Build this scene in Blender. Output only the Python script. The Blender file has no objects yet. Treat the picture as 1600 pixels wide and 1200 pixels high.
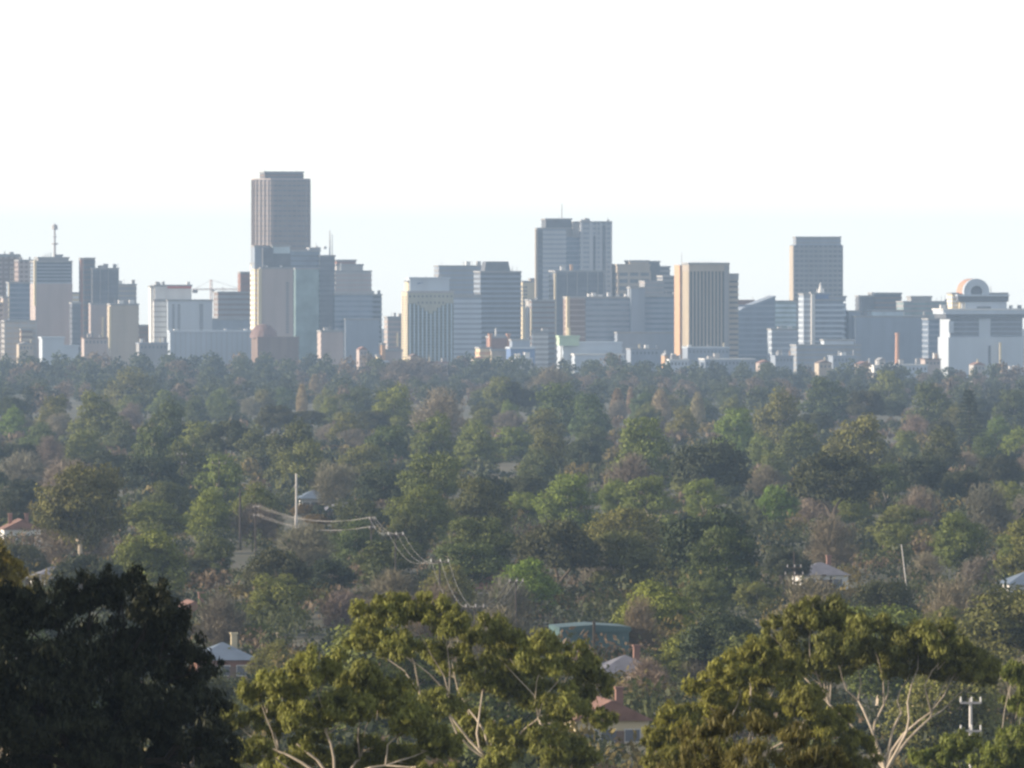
import bpy, math, random
import numpy as np

# ------------------------------------------------------------------ camera, sky, sun, exposure
SC = bpy.context.scene
COL = SC.collection
PX = 0.0733e-3            # radians per photograph pixel (1600 wide)
HY = 425.0                # photograph row of the level line through the camera
EYE = 72.0                # camera height, the city plain is near zero
SUN_EL, SUN_AZ = math.radians(14.0), math.radians(265.0)   # azimuth from +Y clockwise: from the left, a little behind us

cam = bpy.data.cameras.new('camera')
cam.sensor_width = 36.0
cam.lens = 36.0 / (1600 * PX)
cam.clip_start, cam.clip_end = 1.0, 120000.0
cam_ob = bpy.data.objects.new('camera', cam)
COL.objects.link(cam_ob)
cam_ob.location = (0, 0, EYE)
cam_ob.rotation_euler = (math.radians(90) - (600 - HY) * PX, 0, 0)
SC.camera = cam_ob

W = bpy.data.worlds.new('World')
SC.world = W
W.use_nodes = True
nt = W.node_tree
bg = nt.nodes['Background']
sky = nt.nodes.new('ShaderNodeTexSky')
sky.sky_type = 'NISHITA'
sky.sun_disc = False
sky.sun_elevation, sky.sun_rotation = SUN_EL, SUN_AZ
sky.altitude = 500.0
sky.air_density, sky.dust_density, sky.ozone_density = 0.82, 0.15, 1.0
hs = nt.nodes.new('ShaderNodeHueSaturation')
hs.inputs['Saturation'].default_value = 0.33
nt.links.new(sky.outputs[0], hs.inputs['Color'])
nt.links.new(hs.outputs[0], bg.inputs['Color'])
bg.inputs['Strength'].default_value = 0.15

sl = bpy.data.lights.new('sun', 'SUN')
sl.energy, sl.angle, sl.color = 5.0, math.radians(0.6), (1.0, 0.84, 0.65)
sun_ob = bpy.data.objects.new('sun', sl)
COL.objects.link(sun_ob)
from mathutils import Vector, Matrix
sd = Vector((math.sin(SUN_AZ) * math.cos(SUN_EL), math.cos(SUN_AZ) * math.cos(SUN_EL), math.sin(SUN_EL)))
sun_ob.rotation_euler = (-sd).to_track_quat('-Z', 'Y').to_euler()
sun_ob.location = (-300, 0, 400)

SC.view_settings.view_transform = 'Standard'
SC.view_settings.look = 'None'
SC.view_settings.gamma = 1.0
SC.view_settings.exposure = 0.64
SC.cycles.filter_width = 2.6
SC.cycles.max_bounces = 6
SC.cycles.diffuse_bounces = 3
SC.cycles.glossy_bounces = 2
SC.cycles.transmission_bounces = 4
SC.cycles.volume_bounces = 1
SC.cycles.transparent_max_bounces = 8

# ------------------------------------------------------------------ ground profile and pixel helpers
_D = [-600, 0, 60, 170, 420, 700, 1000, 1500, 2000, 3000, 4500, 6000, 8000]
_G = [-20, 1.7, 8, 19, 34, 43.5, 48, 51.5, 54, 58, 65, 70, 72]
def gdrop(d):
    d = np.asarray(d, float)
    far = 72 + (d * d - 8000.0 ** 2) / (2 * 6.37e6)
    return np.where(d > 8000, far, np.interp(d, _D, _G))
def gz(d): return EYE - float(gdrop(d))
def xat(px, d): return (px - 800) * PX * d
def zat(py, d): return EYE + (HY - py) * PX * d
def d_of_base(py):
    ds = np.arange(150, 7000, 5.0)
    f = gdrop(ds) / (ds * PX) + HY
    return float(ds[np.argmin(np.abs(f - py))])
def d_of_top(py, h):
    """distance at which something h metres tall standing on the ground has its top on row py"""
    ds = np.arange(150, 6500, 5.0)
    f = HY + (gdrop(ds) - h) / (ds * PX)
    ok = np.nonzero(f >= py)[0]
    return float(ds[ok[-1]]) if len(ok) else 400.0

# ------------------------------------------------------------------ materials
MATS = {}
def mat(name, col, rough=0.8, noise=0.12, scale=0.3, metal=0.0, spec=0.3, streak=False, col2=None):
    if name in MATS: return MATS[name]
    m = bpy.data.materials.new(name); m.use_nodes = True
    n = m.node_tree; b = n.nodes['Principled BSDF']
    b.inputs['Roughness'].default_value = rough
    b.inputs['Metallic'].default_value = metal
    b.inputs['Specular IOR Level'].default_value = spec
    tc = n.nodes.new('ShaderNodeTexCoord')
    mp = n.nodes.new('ShaderNodeMapping')
    mp.inputs['Scale'].default_value = (scale, scale, scale * (0.12 if streak else 1))
    nz = n.nodes.new('ShaderNodeTexNoise'); nz.inputs['Scale'].default_value = 1.0; nz.inputs['Detail'].default_value = 5
    rp = n.nodes.new('ShaderNodeValToRGB')
    c2 = col2 or tuple(c * (1 + noise) for c in col)
    c1 = tuple(c * (1 - noise) for c in col)
    rp.color_ramp.elements[0].position, rp.color_ramp.elements[1].position = 0.32, 0.68
    rp.color_ramp.elements[0].color = (*c1, 1); rp.color_ramp.elements[1].color = (*c2, 1)
    n.links.new(tc.outputs['Object'], mp.inputs[0]); n.links.new(mp.outputs[0], nz.inputs[0])
    n.links.new(nz.outputs[0], rp.inputs[0]); n.links.new(rp.outputs[0], b.inputs['Base Color'])
    MATS[name] = m
    return m

def leaf_mat(name, col, trans=0.35, var=0.35):
    """two-sided leaf: diffuse + translucent, tinted by the object's own colour"""
    m = bpy.data.materials.new(name); m.use_nodes = True
    n = m.node_tree
    for x in list(n.nodes): n.nodes.remove(x)
    out = n.nodes.new('ShaderNodeOutputMaterial')
    oi = n.nodes.new('ShaderNodeObjectInfo')
    tc = n.nodes.new('ShaderNodeTexCoord')
    nz = n.nodes.new('ShaderNodeTexNoise'); nz.inputs['Scale'].default_value = 0.45; nz.inputs['Detail'].default_value = 6
    n.links.new(tc.outputs['Object'], nz.inputs[0])
    rp = n.nodes.new('ShaderNodeValToRGB')
    rp.color_ramp.elements[0].position, rp.color_ramp.elements[1].position = 0.3, 0.7
    rp.color_ramp.elements[0].color = (*[c * (1 - var) for c in col], 1)
    rp.color_ramp.elements[1].color = (*[c * (1 + var) for c in col], 1)
    n.links.new(nz.outputs[0], rp.inputs[0])
    n2 = n.nodes.new('ShaderNodeTexNoise'); n2.inputs['Scale'].default_value = 4.0; n2.inputs['Detail'].default_value = 2
    n.links.new(tc.outputs['Object'], n2.inputs[0])
    mr = n.nodes.new('ShaderNodeMapRange'); mr.inputs[1].default_value, mr.inputs[2].default_value = 0.35, 0.65
    mr.inputs[3].default_value, mr.inputs[4].default_value = 0.62, 1.45
    n.links.new(n2.outputs[0], mr.inputs[0])
    mv = n.nodes.new('ShaderNodeVectorMath'); mv.operation = 'SCALE'
    n.links.new(rp.outputs[0], mv.inputs[0]); n.links.new(mr.outputs[0], mv.inputs['Scale'])
    mx = n.nodes.new('ShaderNodeMix'); mx.data_type = 'RGBA'; mx.blend_type = 'MULTIPLY'
    mx.inputs[0].default_value = 1.0
    n.links.new(mv.outputs[0], mx.inputs[6]); n.links.new(oi.outputs['Color'], mx.inputs[7])
    df = n.nodes.new('ShaderNodeBsdfDiffuse'); tr = n.nodes.new('ShaderNodeBsdfTranslucent')
    gl = n.nodes.new('ShaderNodeBsdfGlossy'); gl.inputs['Roughness'].default_value = 0.6
    gl.inputs['Color'].default_value = (1, 1, 1, 1)
    n.links.new(mx.outputs[2], df.inputs[0]); n.links.new(mx.outputs[2], tr.inputs[0])
    ms = n.nodes.new('ShaderNodeMixShader'); ms.inputs[0].default_value = trans
    n.links.new(df.outputs[0], ms.inputs[1]); n.links.new(tr.outputs[0], ms.inputs[2])
    m2 = n.nodes.new('ShaderNodeMixShader'); m2.inputs[0].default_value = 0.012
    n.links.new(ms.outputs[0], m2.inputs[1]); n.links.new(gl.outputs[0], m2.inputs[2])
    n.links.new(m2.outputs[0], out.inputs['Surface'])
    MATS[name] = m
    return m

M_GUM = leaf_mat('gum_leaves', (0.122, 0.134, 0.038), 0.24)
M_NEAR = leaf_mat('near_gum_leaves', (0.20, 0.205, 0.05), 0.33, 0.35)
M_TIP = leaf_mat('bronze_gum_leaves', (0.19, 0.15, 0.05), 0.4, 0.45)
M_DARK = leaf_mat('dark_leaves', (0.05, 0.06, 0.027), 0.15)
M_SHADE = leaf_mat('near_shaded_leaves', (0.032, 0.036, 0.019), 0.15, 0.3)  # dark foliage; the shade it stands in is put into the colour too
M_TWIG = leaf_mat('bare_twigs', (0.19, 0.168, 0.122), 0.0, 0.2)
M_SHRUB = leaf_mat('shrub_leaves', (0.12, 0.10, 0.035), 0.3)
M_NEEDLE = leaf_mat('conifer_needles', (0.05, 0.06, 0.035), 0.15)
M_BARK = mat('pale_bark', (0.46, 0.39, 0.31), 0.85, 0.35, 1.5, streak=True)
M_SHADE_BARK = mat('near_shaded_bark', (0.035, 0.028, 0.022), 0.9, 0.3, 1.5)  # bark of the same tree, its shade put into the colour
M_DBARK = mat('dark_bark', (0.10, 0.08, 0.06), 0.9, 0.3, 1.5)

# ------------------------------------------------------------------ mesh helpers
def raw_mesh(name, V, F, m):
    me = bpy.data.meshes.new(name)
    V = np.asarray(V, np.float32); F = np.asarray(F, np.int32)
    me.vertices.add(len(V)); me.vertices.foreach_set('co', V.ravel())
    k = F.shape[1]
    me.loops.add(F.size); me.loops.foreach_set('vertex_index', F.ravel())
    me.polygons.add(len(F)); me.polygons.foreach_set('loop_start', np.arange(0, F.size, k, dtype=np.int32))
    me.update(calc_edges=True); me.validate()
    me.materials.append(m)
    return me

class MB:
    """collects quads and triangles"""
    def __init__(s): s.v = []; s.f = []
    def poly(s, pts):
        i = len(s.v); s.v += [tuple(p) for p in pts]; s.f.append(tuple(range(i, i + len(pts)))); return s
    def box(s, x0, x1, y0, y1, z0, z1, tx=0.0, ty=0.0):
        """box, its top drawn in by tx, ty"""
        i = len(s.v)
        s.v += [(x0, y0, z0), (x1, y0, z0), (x1, y1, z0), (x0, y1, z0),
                (x0 + tx, y0 + ty, z1), (x1 - tx, y0 + ty, z1), (x1 - tx, y1 - ty, z1), (x0 + tx, y1 - ty, z1)]
        s.f += [tuple(i + k for k in q) for q in ((0, 3, 2, 1), (4, 5, 6, 7), (0, 1, 5, 4), (1, 2, 6, 5), (2, 3, 7, 6), (3, 0, 4, 7))]
        return s
    def prism(s, poly, z0, z1, top=None):
        i = len(s.v); n = len(poly); top = top or poly
        s.v += [(x, y, z0) for x, y in poly] + [(x, y, z1) for x, y in top]
        s.f.append(tuple(range(i + n - 1, i - 1, -1))); s.f.append(tuple(range(i + n, i + 2 * n)))
        for k in range(n): s.f.append((i + k, i + (k + 1) % n, i + n + (k + 1) % n, i + n + k))
        return s
    def prism_y(s, poly, y0, y1):
        """outline in x,z extruded along y"""
        i = len(s.v); n = len(poly)
        s.v += [(x, y0, z) for x, z in poly] + [(x, y1, z) for x, z in poly]
        s.f.append(tuple(range(i, i + n))); s.f.append(tuple(range(i + 2 * n - 1, i + n - 1, -1)))
        for k in range(n): s.f.append((i + (k + 1) % n, i + k, i + n + k, i + n + (k + 1) % n))
        return s
    def tube(s, pts, rad, n=6):
        pts = [Vector(p) for p in pts]; base = len(s.v)
        for k, p in enumerate(pts):
            t = (pts[min(k + 1, len(pts) - 1)] - pts[max(k - 1, 0)]).normalized()
            a = t.cross(Vector((0.31, 0.95, 0.05))).normalized(); b = t.cross(a)
            r = rad[k] if hasattr(rad, '__len__') else rad
            for j in range(n):
                an = 2 * math.pi * j / n
                s.v.append(tuple(p + (a * math.cos(an) + b * math.sin(an)) * r))
        for k in range(len(pts) - 1):
            for j in range(n):
                s.f.append((base + k * n + j, base + k * n + (j + 1) % n, base + (k + 1) * n + (j + 1) % n, base + (k + 1) * n + j))
        s.f.append(tuple(base + j for j in range(n - 1, -1, -1))); e = base + (len(pts) - 1) * n
        s.f.append(tuple(e + j for j in range(n)))
        return s
    def mesh(s, name, m):
        me = bpy.data.meshes.new(name); me.from_pydata(s.v, [], s.f); me.update(); me.materials.append(m); return me
    def build(s, name, m, parent=None, kind=None):
        return link(name, s.mesh(name, m), parent, kind)

def link(name, me, parent=None, kind=None):
    o = bpy.data.objects.new(name, me); COL.objects.link(o)
    if parent: o.parent = parent
    if kind: o['kind'] = kind
    return o
def tag(o, label, cat, group=None):
    o['label'] = label; o['category'] = cat
    if group: o['group'] = group
    return o
def empty(name, loc, rz=0.0):
    o = bpy.data.objects.new(name, None); COL.objects.link(o)
    o.location = loc; o.rotation_euler = (0, 0, rz); o.empty_display_size = 1.0
    return o

# ------------------------------------------------------------------ ground and haze
def make_ground():
    ys = np.concatenate([np.arange(-600, 1000, 40), np.arange(1000, 8000, 250), np.arange(8000, 12001, 500)])
    xs = np.array([-21000, -9000, -4000, -1500, -500, -150, 0, 150, 500, 1500, 4000, 9000, 21000], float)
    V = [(x, y, gz(y)) for y in ys for x in xs]
    nx = len(xs)
    F = [(j * nx + i, j * nx + i + 1, (j + 1) * nx + i + 1, (j + 1) * nx + i) for j in range(len(ys) - 1) for i in range(nx - 1)]
    m = bpy.data.materials.new('suburb_ground'); m.use_nodes = True
    n = m.node_tree; b = n.nodes['Principled BSDF']; b.inputs['Roughness'].default_value = 0.95
    tc = n.nodes.new('ShaderNodeTexCoord')
    nz = n.nodes.new('ShaderNodeTexNoise'); nz.inputs['Scale'].default_value = 0.03; nz.inputs['Detail'].default_value = 9
    rp = n.nodes.new('ShaderNodeValToRGB')
    e = rp.color_ramp.elements
    e[0].position, e[0].color = 0.3, (0.045, 0.055, 0.022, 1)
    e[1].position, e[1].color = 0.7, (0.15, 0.125, 0.08, 1)
    n.links.new(tc.outputs['Object'], nz.inputs[0]); n.links.new(nz.outputs[0], rp.inputs[0]); n.links.new(rp.outputs[0], b.inputs['Base Color'])
    o = link('ground', raw_mesh('ground', V, F, m)); o['kind'] = 'structure'
make_ground()

def make_haze():
    m = bpy.data.materials.new('haze_air'); m.use_nodes = True
    n = m.node_tree
    for x in list(n.nodes): n.nodes.remove(x)
    out = n.nodes.new('ShaderNodeOutputMaterial'); pv = n.nodes.new('ShaderNodeVolumePrincipled')
    pv.inputs['Color'].default_value = (0.51, 0.71, 1.0, 1)
    pv.inputs['Density'].default_value = 6.1e-5
    pv.inputs['Anisotropy'].default_value = 0.0
    n.links.new(pv.outputs[0], out.inputs['Volume'])
    lo = gz(12000) - 1.5
    o = MB().box(-21500, 21500, -900, 12300, lo, EYE + 74).build('haze', m)
    o['kind'] = 'stuff'
make_haze()

# ------------------------------------------------------------------ the city
ANG = math.radians(10.0)          # the street grid is turned so that we see a sliver of each left face
CITY = 'city buildings along the skyline'
M_ROOF = mat('roof_grey', (0.30, 0.30, 0.30), 0.85, 0.15, 0.2)
M_WHITE = mat('white_render', (0.66, 0.65, 0.63), 0.75, 0.07, 0.15, streak=True)
M_PALE = mat('pale_concrete', (0.40, 0.385, 0.37), 0.8, 0.10, 0.15, streak=True)
M_PINK = mat('pinkish_concrete', (0.40, 0.335, 0.31), 0.8, 0.10, 0.15, streak=True)
M_BEIGE = mat('beige_concrete', (0.42, 0.36, 0.29), 0.8, 0.10, 0.15, streak=True)
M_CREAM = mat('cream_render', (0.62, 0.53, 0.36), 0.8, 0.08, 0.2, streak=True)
M_TAN = mat('tan_concrete', (0.42, 0.36, 0.29), 0.8, 0.10, 0.15, streak=True)
M_GREY = mat('grey_concrete', (0.28, 0.28, 0.285), 0.8, 0.12, 0.15, streak=True)
M_DGREY = mat('dark_grey_cladding', (0.12, 0.125, 0.14), 0.6, 0.15, 0.2)
M_BGREY = mat('blue_grey_cladding', (0.26, 0.30, 0.36), 0.6, 0.10, 0.15, streak=True)
M_BWHITE = mat('cool_white_cladding', (0.47, 0.52, 0.58), 0.6, 0.06, 0.12, streak=True)
M_BROWN = mat('brown_cladding', (0.20, 0.145, 0.12), 0.75, 0.15, 0.2, streak=True)
M_BRICK = mat('red_brick', (0.27, 0.155, 0.125), 0.85, 0.15, 0.5)
M_ORANGE = mat('orange_brick', (0.50, 0.32, 0.20), 0.85, 0.12, 0.5)
M_GLASS = mat('dark_glass', (0.115, 0.125, 0.15), 0.35, 0.3, 0.12, spec=0.6)
M_BGLASS = mat('blue_glass', (0.15, 0.19, 0.25), 0.35, 0.25, 0.12, spec=0.6)
M_GGLASS = mat('green_glass', (0.20, 0.28, 0.28), 0.3, 0.3, 0.1, spec=0.6)
M_LGLASS = mat('pale_blue_panels', (0.46, 0.55, 0.60), 0.4, 0.12, 0.2)
M_BLUE = mat('blue_sign_panel', (0.13, 0.20, 0.36), 0.5, 0.1, 0.3)
M_RED = mat('red_sign_panel', (0.50, 0.10, 0.07), 0.6, 0.1, 0.3)
M_LGREEN = mat('pale_green_roof', (0.45, 0.58, 0.42), 0.6, 0.08, 0.2)
M_STEEL = mat('mast_steel', (0.38, 0.36, 0.36), 0.6, 0.1, 0.5)
M_TERRA = mat('terracotta_panel', (0.50, 0.28, 0.19), 0.75, 0.1, 0.3)

M_SPIRE = mat('cool_pale_stone', (0.43, 0.44, 0.46), 0.75, 0.06, 0.15, streak=True)
M_SLOT = mat('dark_green_glass', (0.03, 0.045, 0.045), 0.35, 0.3, 0.15, spec=0.5)
class B:
    def __init__(s, name, label, d, xc, cat='building', group=CITY):
        s.d, s.xc, s.k = d, xc, d * PX
        s.base = gz(d) - 0.5
        s.eff = ANG + (xc - 800) * PX
        s.root = tag(empty(name, (xat(xc, d), d, s.base), ANG), label, cat, group)
        s.rnd = random.Random(int(xc * 7 + d))
    def U(s, x, v=0.0): return ((x - s.xc) * s.k + v * math.sin(s.eff)) / math.cos(ANG)
    def Z(s, y): return zat(y, s.d) - s.base
    def dep(s, px): return px * s.k / math.sin(s.eff)
    def vol(s, part, x0, x1, y, m, depth=22.0, v=0.0, ybot=None, style=None, m2=None, fh=3.4, fp=3.4, sp=0.5, roof=M_ROOF, parapet=True, fw=0.8, tx=0, skin=True, grow=0.0):
        """one block of a building; style bands / fins / grid lays proud floor slabs and piers over it"""
        u0, u1 = s.U(x0, v), s.U(x1, v); z0 = 0 if ybot is None else s.Z(ybot); z1 = s.Z(y)
        ob = MB().box(u0, u1, v, v + depth, z0, z1, tx, tx).build(part, m, s.root)
        e = 0.32
        if style in ('bands', 'grid') :
            mb = MB(); n = max(1, int(round((z1 - z0) / fh))); h = (z1 - z0) / n
            for i in range(n):
                mb.box(u0 - e, u1 + e, v - e, v + depth + e, z0 + i * h, z0 + i * h + h * sp)
            mb.build('floor_slabs', m2, ob, 'stuff')
        if style in ('fins', 'grid'):
            mb = MB(); ef = e + (0.18 if style == 'grid' else 0.1)
            n = max(2, int(round((u1 - u0) / fp)))
            for i in range(n + 1):
                c = u0 + (u1 - u0) * i / n
                mb.box(c - fw / 2, c + fw / 2, v - ef, v + 0.1, z0, z1 - 0.05)
            n = max(2, int(round(depth / fp)))
            for i in range(n + 1):
                c = v + depth * i / n
                mb.box(u0 - ef, u0 + 0.1, c - fw / 2, c + fw / 2, z0, z1 - 0.07)
                mb.box(u1 - 0.1, u1 + ef, c - fw / 2, c + fw / 2, z0, z1 - 0.07)
            mb.build('piers', m2, ob, 'stuff')
        if parapet and tx == 0:
            MB().box(u0 - 0.55, u1 + 0.55, v - 0.55, v + depth + 0.55, z1, z1 + 1.1).build('parapet', roof, ob)
        return ob
    def windows(s, ob, x0, x1, y0, y1, nx, ny, m=None, v=0.0, fill=(0.6, 0.55), name='window_grid'):
        u0, u1, z0, z1 = s.U(x0, v), s.U(x1, v), s.Z(y1), s.Z(y0)
        mb = MB()
        for i in range(nx):
            for j in range(ny):
                cw, ch = (u1 - u0) / nx, (z1 - z0) / ny
                cu, cz = u0 + (i + .5) * cw, z0 + (j + .5) * ch
                mb.box(cu - cw * fill[0] / 2, cu + cw * fill[0] / 2, v - 0.08, v + 0.05, cz - ch * fill[1] / 2, cz + ch * fill[1] / 2)
        return mb.build(name, m or M_GLASS, ob, 'stuff')
    def side_windows(s, ob, x0, depth, y0, y1, nx, ny, v=0.0, m=None):
        u, z0, z1 = s.U(x0, v), s.Z(y1), s.Z(y0)
        mb = MB()
        for i in range(nx):
            for j in range(ny):
                cw, ch = depth / nx, (z1 - z0) / ny
                c, cz = v + (i + .5) * cw, z0 + (j + .5) * ch
                mb.box(u - 0.08, u + 0.05, c - cw * .28, c + cw * .28, cz - ch * .3, cz + ch * .3)
        return mb.build('side_windows', m or M_GLASS, ob, 'stuff')
    def strip(s, name, x0, x1, y0, y1, m, v0=-0.5, v1=0.1, parent=None):
        return MB().box(s.U(x0), s.U(x1), v0, v1, s.Z(y1), s.Z(y0)).build(name, m, parent or s.root)
    def mast(s, x, y0, y1, r=0.3, v=8.0, name='mast', m=None):
        u = s.U(x, v)
        return MB().tube([(u, v, s.Z(y1)), (u, v, s.Z(y0))], [r, r * 0.55], 6).build(name, m or M_STEEL, s.root)
    def clutter(s, x0, x1, y, n, depth=14.0, v=3.0, hmax=3.4, m=None):
        for i in range(n):
            x = s.rnd.uniform(x0, x1); vv = v + s.rnd.uniform(0, depth); u = s.U(x, vv); z = s.Z(y) + 0.02
            w, h = s.rnd.uniform(1.0, 3.2), s.rnd.uniform(1.4, hmax)
            if s.rnd.random() < 0.55:
                MB().box(u - w / 2, u + w / 2, vv - w * .6, vv + w * .6, z, z + h).box(u - w / 2 - .12, u + w / 2 + .12, vv - w * .6 - .12, vv + w * .6 + .12, z + h, z + h + .2).build('roof_plant', m or s.rnd.choice([M_PALE, M_WHITE, M_GREY]), s.root)
            else:
                MB().tube([(u, vv, z), (u, vv, z + h * 1.4)], [.16, .08], 5).tube([(u - .5, vv, z + h), (u + .5, vv, z + h)], .06, 4).build('antenna', M_STEEL, s.root)

def city():
    # far left pair, with the glass block in front
    b = B('apartment_tower', 'brown tower cut by the left picture edge, with pale specks of windows', 6300, -30)
    o = b.vol('block', -30, 31, 401, M_PINK, 22, style='grid', m2=M_BROWN, fp=4, fw=1.4)
    b.vol('top_storey', -28, 30, 399.3, M_BGREY, 20, v=1.2, ybot=400.8); b.clutter(0, 28, 399, 3)
    b.windows(o, 14, 26, 417, 441, 3, 6, M_CREAM, v=-0.45, fill=(.45, .5))
    b = B('office_block', 'brown stepped office block beside the antenna tower at far left', 6250, 30)
    b.vol('block', 30, 52, 408, M_BROWN, 24, style='grid', m2=M_PINK, fp=4, fw=1.2); b.clutter(32, 50, 407, 3)
    b = B('glass_office', 'blue grey glass office with a lit edge below the far left towers', 6050, 14.5)
    b.vol('block', 14.5, 53, 443, M_BGLASS, 16, style='bands', m2=M_BGREY, sp=.35)
    b.strip('lit_edge_strip', 13.4, 15, 443, 497, M_CREAM, -.5, 2)  # cream strip stands in for sun on the left edge
    b = B('low_block', 'narrow pink block with a lit edge at the left picture edge', 6000, 5)
    b.vol('block', 5, 13, 466, M_PINK, 14, style='bands', m2=M_BEIGE)
    b.vol('wing', -20, 5.2, 475, M_BROWN, 12, v=2, style='bands', m2=M_PINK)
    b = B('low_office', 'low olive grey office at the foot of the far left towers', 5650, 8)
    b.vol('block', 8, 56, 503, M_TAN, 20, style='grid', m2=M_PALE, sp=.6, fp=5)
    b.vol('wing', 33, 50, 516, M_BROWN, 8, v=-8.5, style='bands', m2=M_TAN)
    # antenna tower
    b = B('antenna_tower', 'pinkish blank tower with dark louvred top and tall antenna mast', 5950, 56)
    dp = b.dep(4.2) 
    b.vol('shaft', 56, 112, 443, M_PINK, 30, fh=4, style='bands', m2=M_PINK, sp=.9, parapet=False)
    b.vol('louvred_storeys', 56, 112, 410, M_DGREY, 30, ybot=442.8, style='bands', m2=M_BGREY, fh=2.6, sp=.45)
    b.strip('lit_edge_strip', 53.5, 57, 406, 478, M_CREAM, -.6, 3.5)  # cream paints the sunlit stretch of the left edge
    b.vol('plant_storey', 60, 107, 404, M_GREY, 22, v=3, ybot=409.5)
    b.vol('lift_room', 86, 97, 400, M_BGREY, 8, v=5, ybot=403.8)
    m = b.mast(85.3, 349, 404, 0.95, 8)
    u = b.U(85.3, 8)
    for y, r, h in ((355, 2.0, 3.2), (381, 2.3, 1.0), (370, 1.3, .6)):
        MB().prism([(u + r * math.cos(t * math.pi / 5), 8 + r * math.sin(t * math.pi / 5)) for t in range(10)], b.Z(y) - h / 2, b.Z(y) + h / 2).build('antenna_drum', M_STEEL, m)
    for x, y in ((67, 398), (71, 396), (75, 395), (79, 394), (62, 401)): b.mast(x, y, 404, .35, 6, 'antenna', M_PALE)
    # gap
    b = B('lit_block', 'small sunlit cream block glowing in the gap between two left towers', 6150, 112.5)
    b.vol('block', 112.5, 126, 459, M_CREAM, 40, style='bands', m2=M_WHITE)
    b = B('dark_block', 'dark narrow block filling the gap right of the antenna tower', 5900, 113)
    b.vol('block', 113, 126, 475, M_GLASS, 14, style='bands', m2=M_DGREY, sp=.4)
    # dark mullioned tower
    b = B('mullioned_tower', 'dark stepped tower with thin pale mullions right of the antenna tower', 5950, 131)
    o = b.vol('tall_core', 131, 148, 405, M_BROWN, 24, style='bands', m2=M_DGREY, sp=.8)
    b.vol('lit_side_wall', 126.5, 131.2, 405.5, M_BRICK, 6, v=2, style=None)  # reddish tone stands in for sun on the left face
    o = b.vol('glass_wing', 143, 184.5, 421, M_GLASS, 26, v=-2.5, style='bands', m2=M_DGREY, sp=.3)
    for x in (143.2, 155.5, 168, 184): b.strip('mullion', x - .35, x + .35, 421, 530, M_PALE, -3.4, -2.6, o)
    b.clutter(150, 182, 420, 6); b.mast(184, 411, 421, .2, 2, 'antenna')
    b.vol('podium', 142, 171, 476, M_PINK, 10, v=-13, style='bands', m2=M_PINK, sp=.85)
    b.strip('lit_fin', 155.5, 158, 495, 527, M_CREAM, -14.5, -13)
    b = B('grey_office', 'grey beige office behind the dark mullioned tower', 6200, 184)
    b.vol('block', 184, 212.5, 446, M_TAN, 22, style='bands', m2=M_GREY, sp=.7); b.clutter(186, 210, 445, 3)
    b = B('beige_office', 'beige office with a bright left edge below the grey office', 5650, 173)
    b.vol('block', 173, 216, 477, M_TAN, 16, style='bands', m2=M_BEIGE, sp=.75)
    b.strip('lit_edge_strip', 170.3, 173.6, 479, 545, M_CREAM, -.6, 2); b.clutter(175, 210, 476, 3)  # the lit left edge is painted as a cream strip
    b = B('brick_block', 'low red brown block between the beige office and white building', 5800, 213)
    b.vol('block', 213, 238, 510, M_BRICK, 15, style='bands', m2=M_BROWN, sp=.7)
    b = B('low_white_shed', 'low pale blue shed with a white end near the left treeline', 5300, 66)
    b.vol('shed', 66, 100, 529, M_BWHITE, b.dep(5), roof=M_BWHITE)
    b.vol('lean_to', 94, 122, 542, M_BWHITE, 14, v=1, roof=M_BWHITE)
    # white hotel
    b = B('white_building', 'white building with red topped sign box and dark window strips', 5750, 241)
    b.vol('west_wing', 241, 260, 470, M_PALE, b.dep(5), style='bands', m2=M_WHITE, sp=.75)
    b.vol('stair_shaft', 235.5, 241, 449, M_WHITE, b.dep(3), v=4)
    s = b.vol('sign_box', 242, 299, 447.5, M_WHITE, 14, v=2.5, ybot=468)
    b.strip('red_band', 262, 299, 447, 450.5, M_RED, 1.9, 2.6, s)
    o = b.vol('east_wing', 262, 331, 470.5, M_BWHITE, b.dep(4.5), v=-5, style=None)
    for x0, x1 in ((268.5, 273), (277, 281.5), (311, 317)): b.windows(o, x0, x1, 475, 517, 1, 13, v=-5.05, fill=(.95, .6), name='window_strip')
    b.strip('white_pier', 263, 266, 519, 552, M_WHITE, -8, -6)
    b.clutter(245, 298, 447, 5)
    b = B('blank_hall', 'wide plain blue grey hall below the white building', 5450, 266)
    o = b.vol('hall', 266, 402, 519, mat('pale_blue_cladding', (0.36, 0.41, 0.47), 0.6, 0.08, 0.15, streak=True), b.dep(4), roof=M_BWHITE)
    b.clutter(270, 400, 518.5, 4, hmax=2); mb = MB()
    for i in range(1, 17): mb.box(b.U(266 + 8 * i) - .12, b.U(266 + 8 * i) + .12, -.09, .05, 0, b.Z(519) - .05)
    mb.build('panel_joints', M_GREY, o, 'stuff')
    # crane
    c = tag(empty('tower_crane', (xat(330, 6000), 6000, gz(6000)), ANG), 'thin tower crane with level jib left of the tallest tower', 'crane')
    zt = zat(452, 6000) - gz(6000); k = 6000 * PX
    for nm, p, q, w in (('mast', (0, 0, 0), (0, 0, zt + 6.5), 1.3), ('jib', (-13, 0, zt), (27, 0, zt), .75), ('jib', (-13, 0, zt), (0, 0, zt), .8)):
        mb = MB(); P, Q = Vector(p), Vector(q); L = (Q - P).length; n = int(L / 2.2); ax = (Q - P) / L
        sx = Vector((1, 0, 0)) if abs(ax.z) > .5 else Vector((0, 0, 1)); sy = ax.cross(sx)
        cs = [(sx * a + sy * bb) * w / 2 for a, bb in ((1, 1), (1, -1), (-1, -1), (-1, 1))]
        for t in cs: mb.tube([P + t, Q + t], .13, 4)
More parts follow.
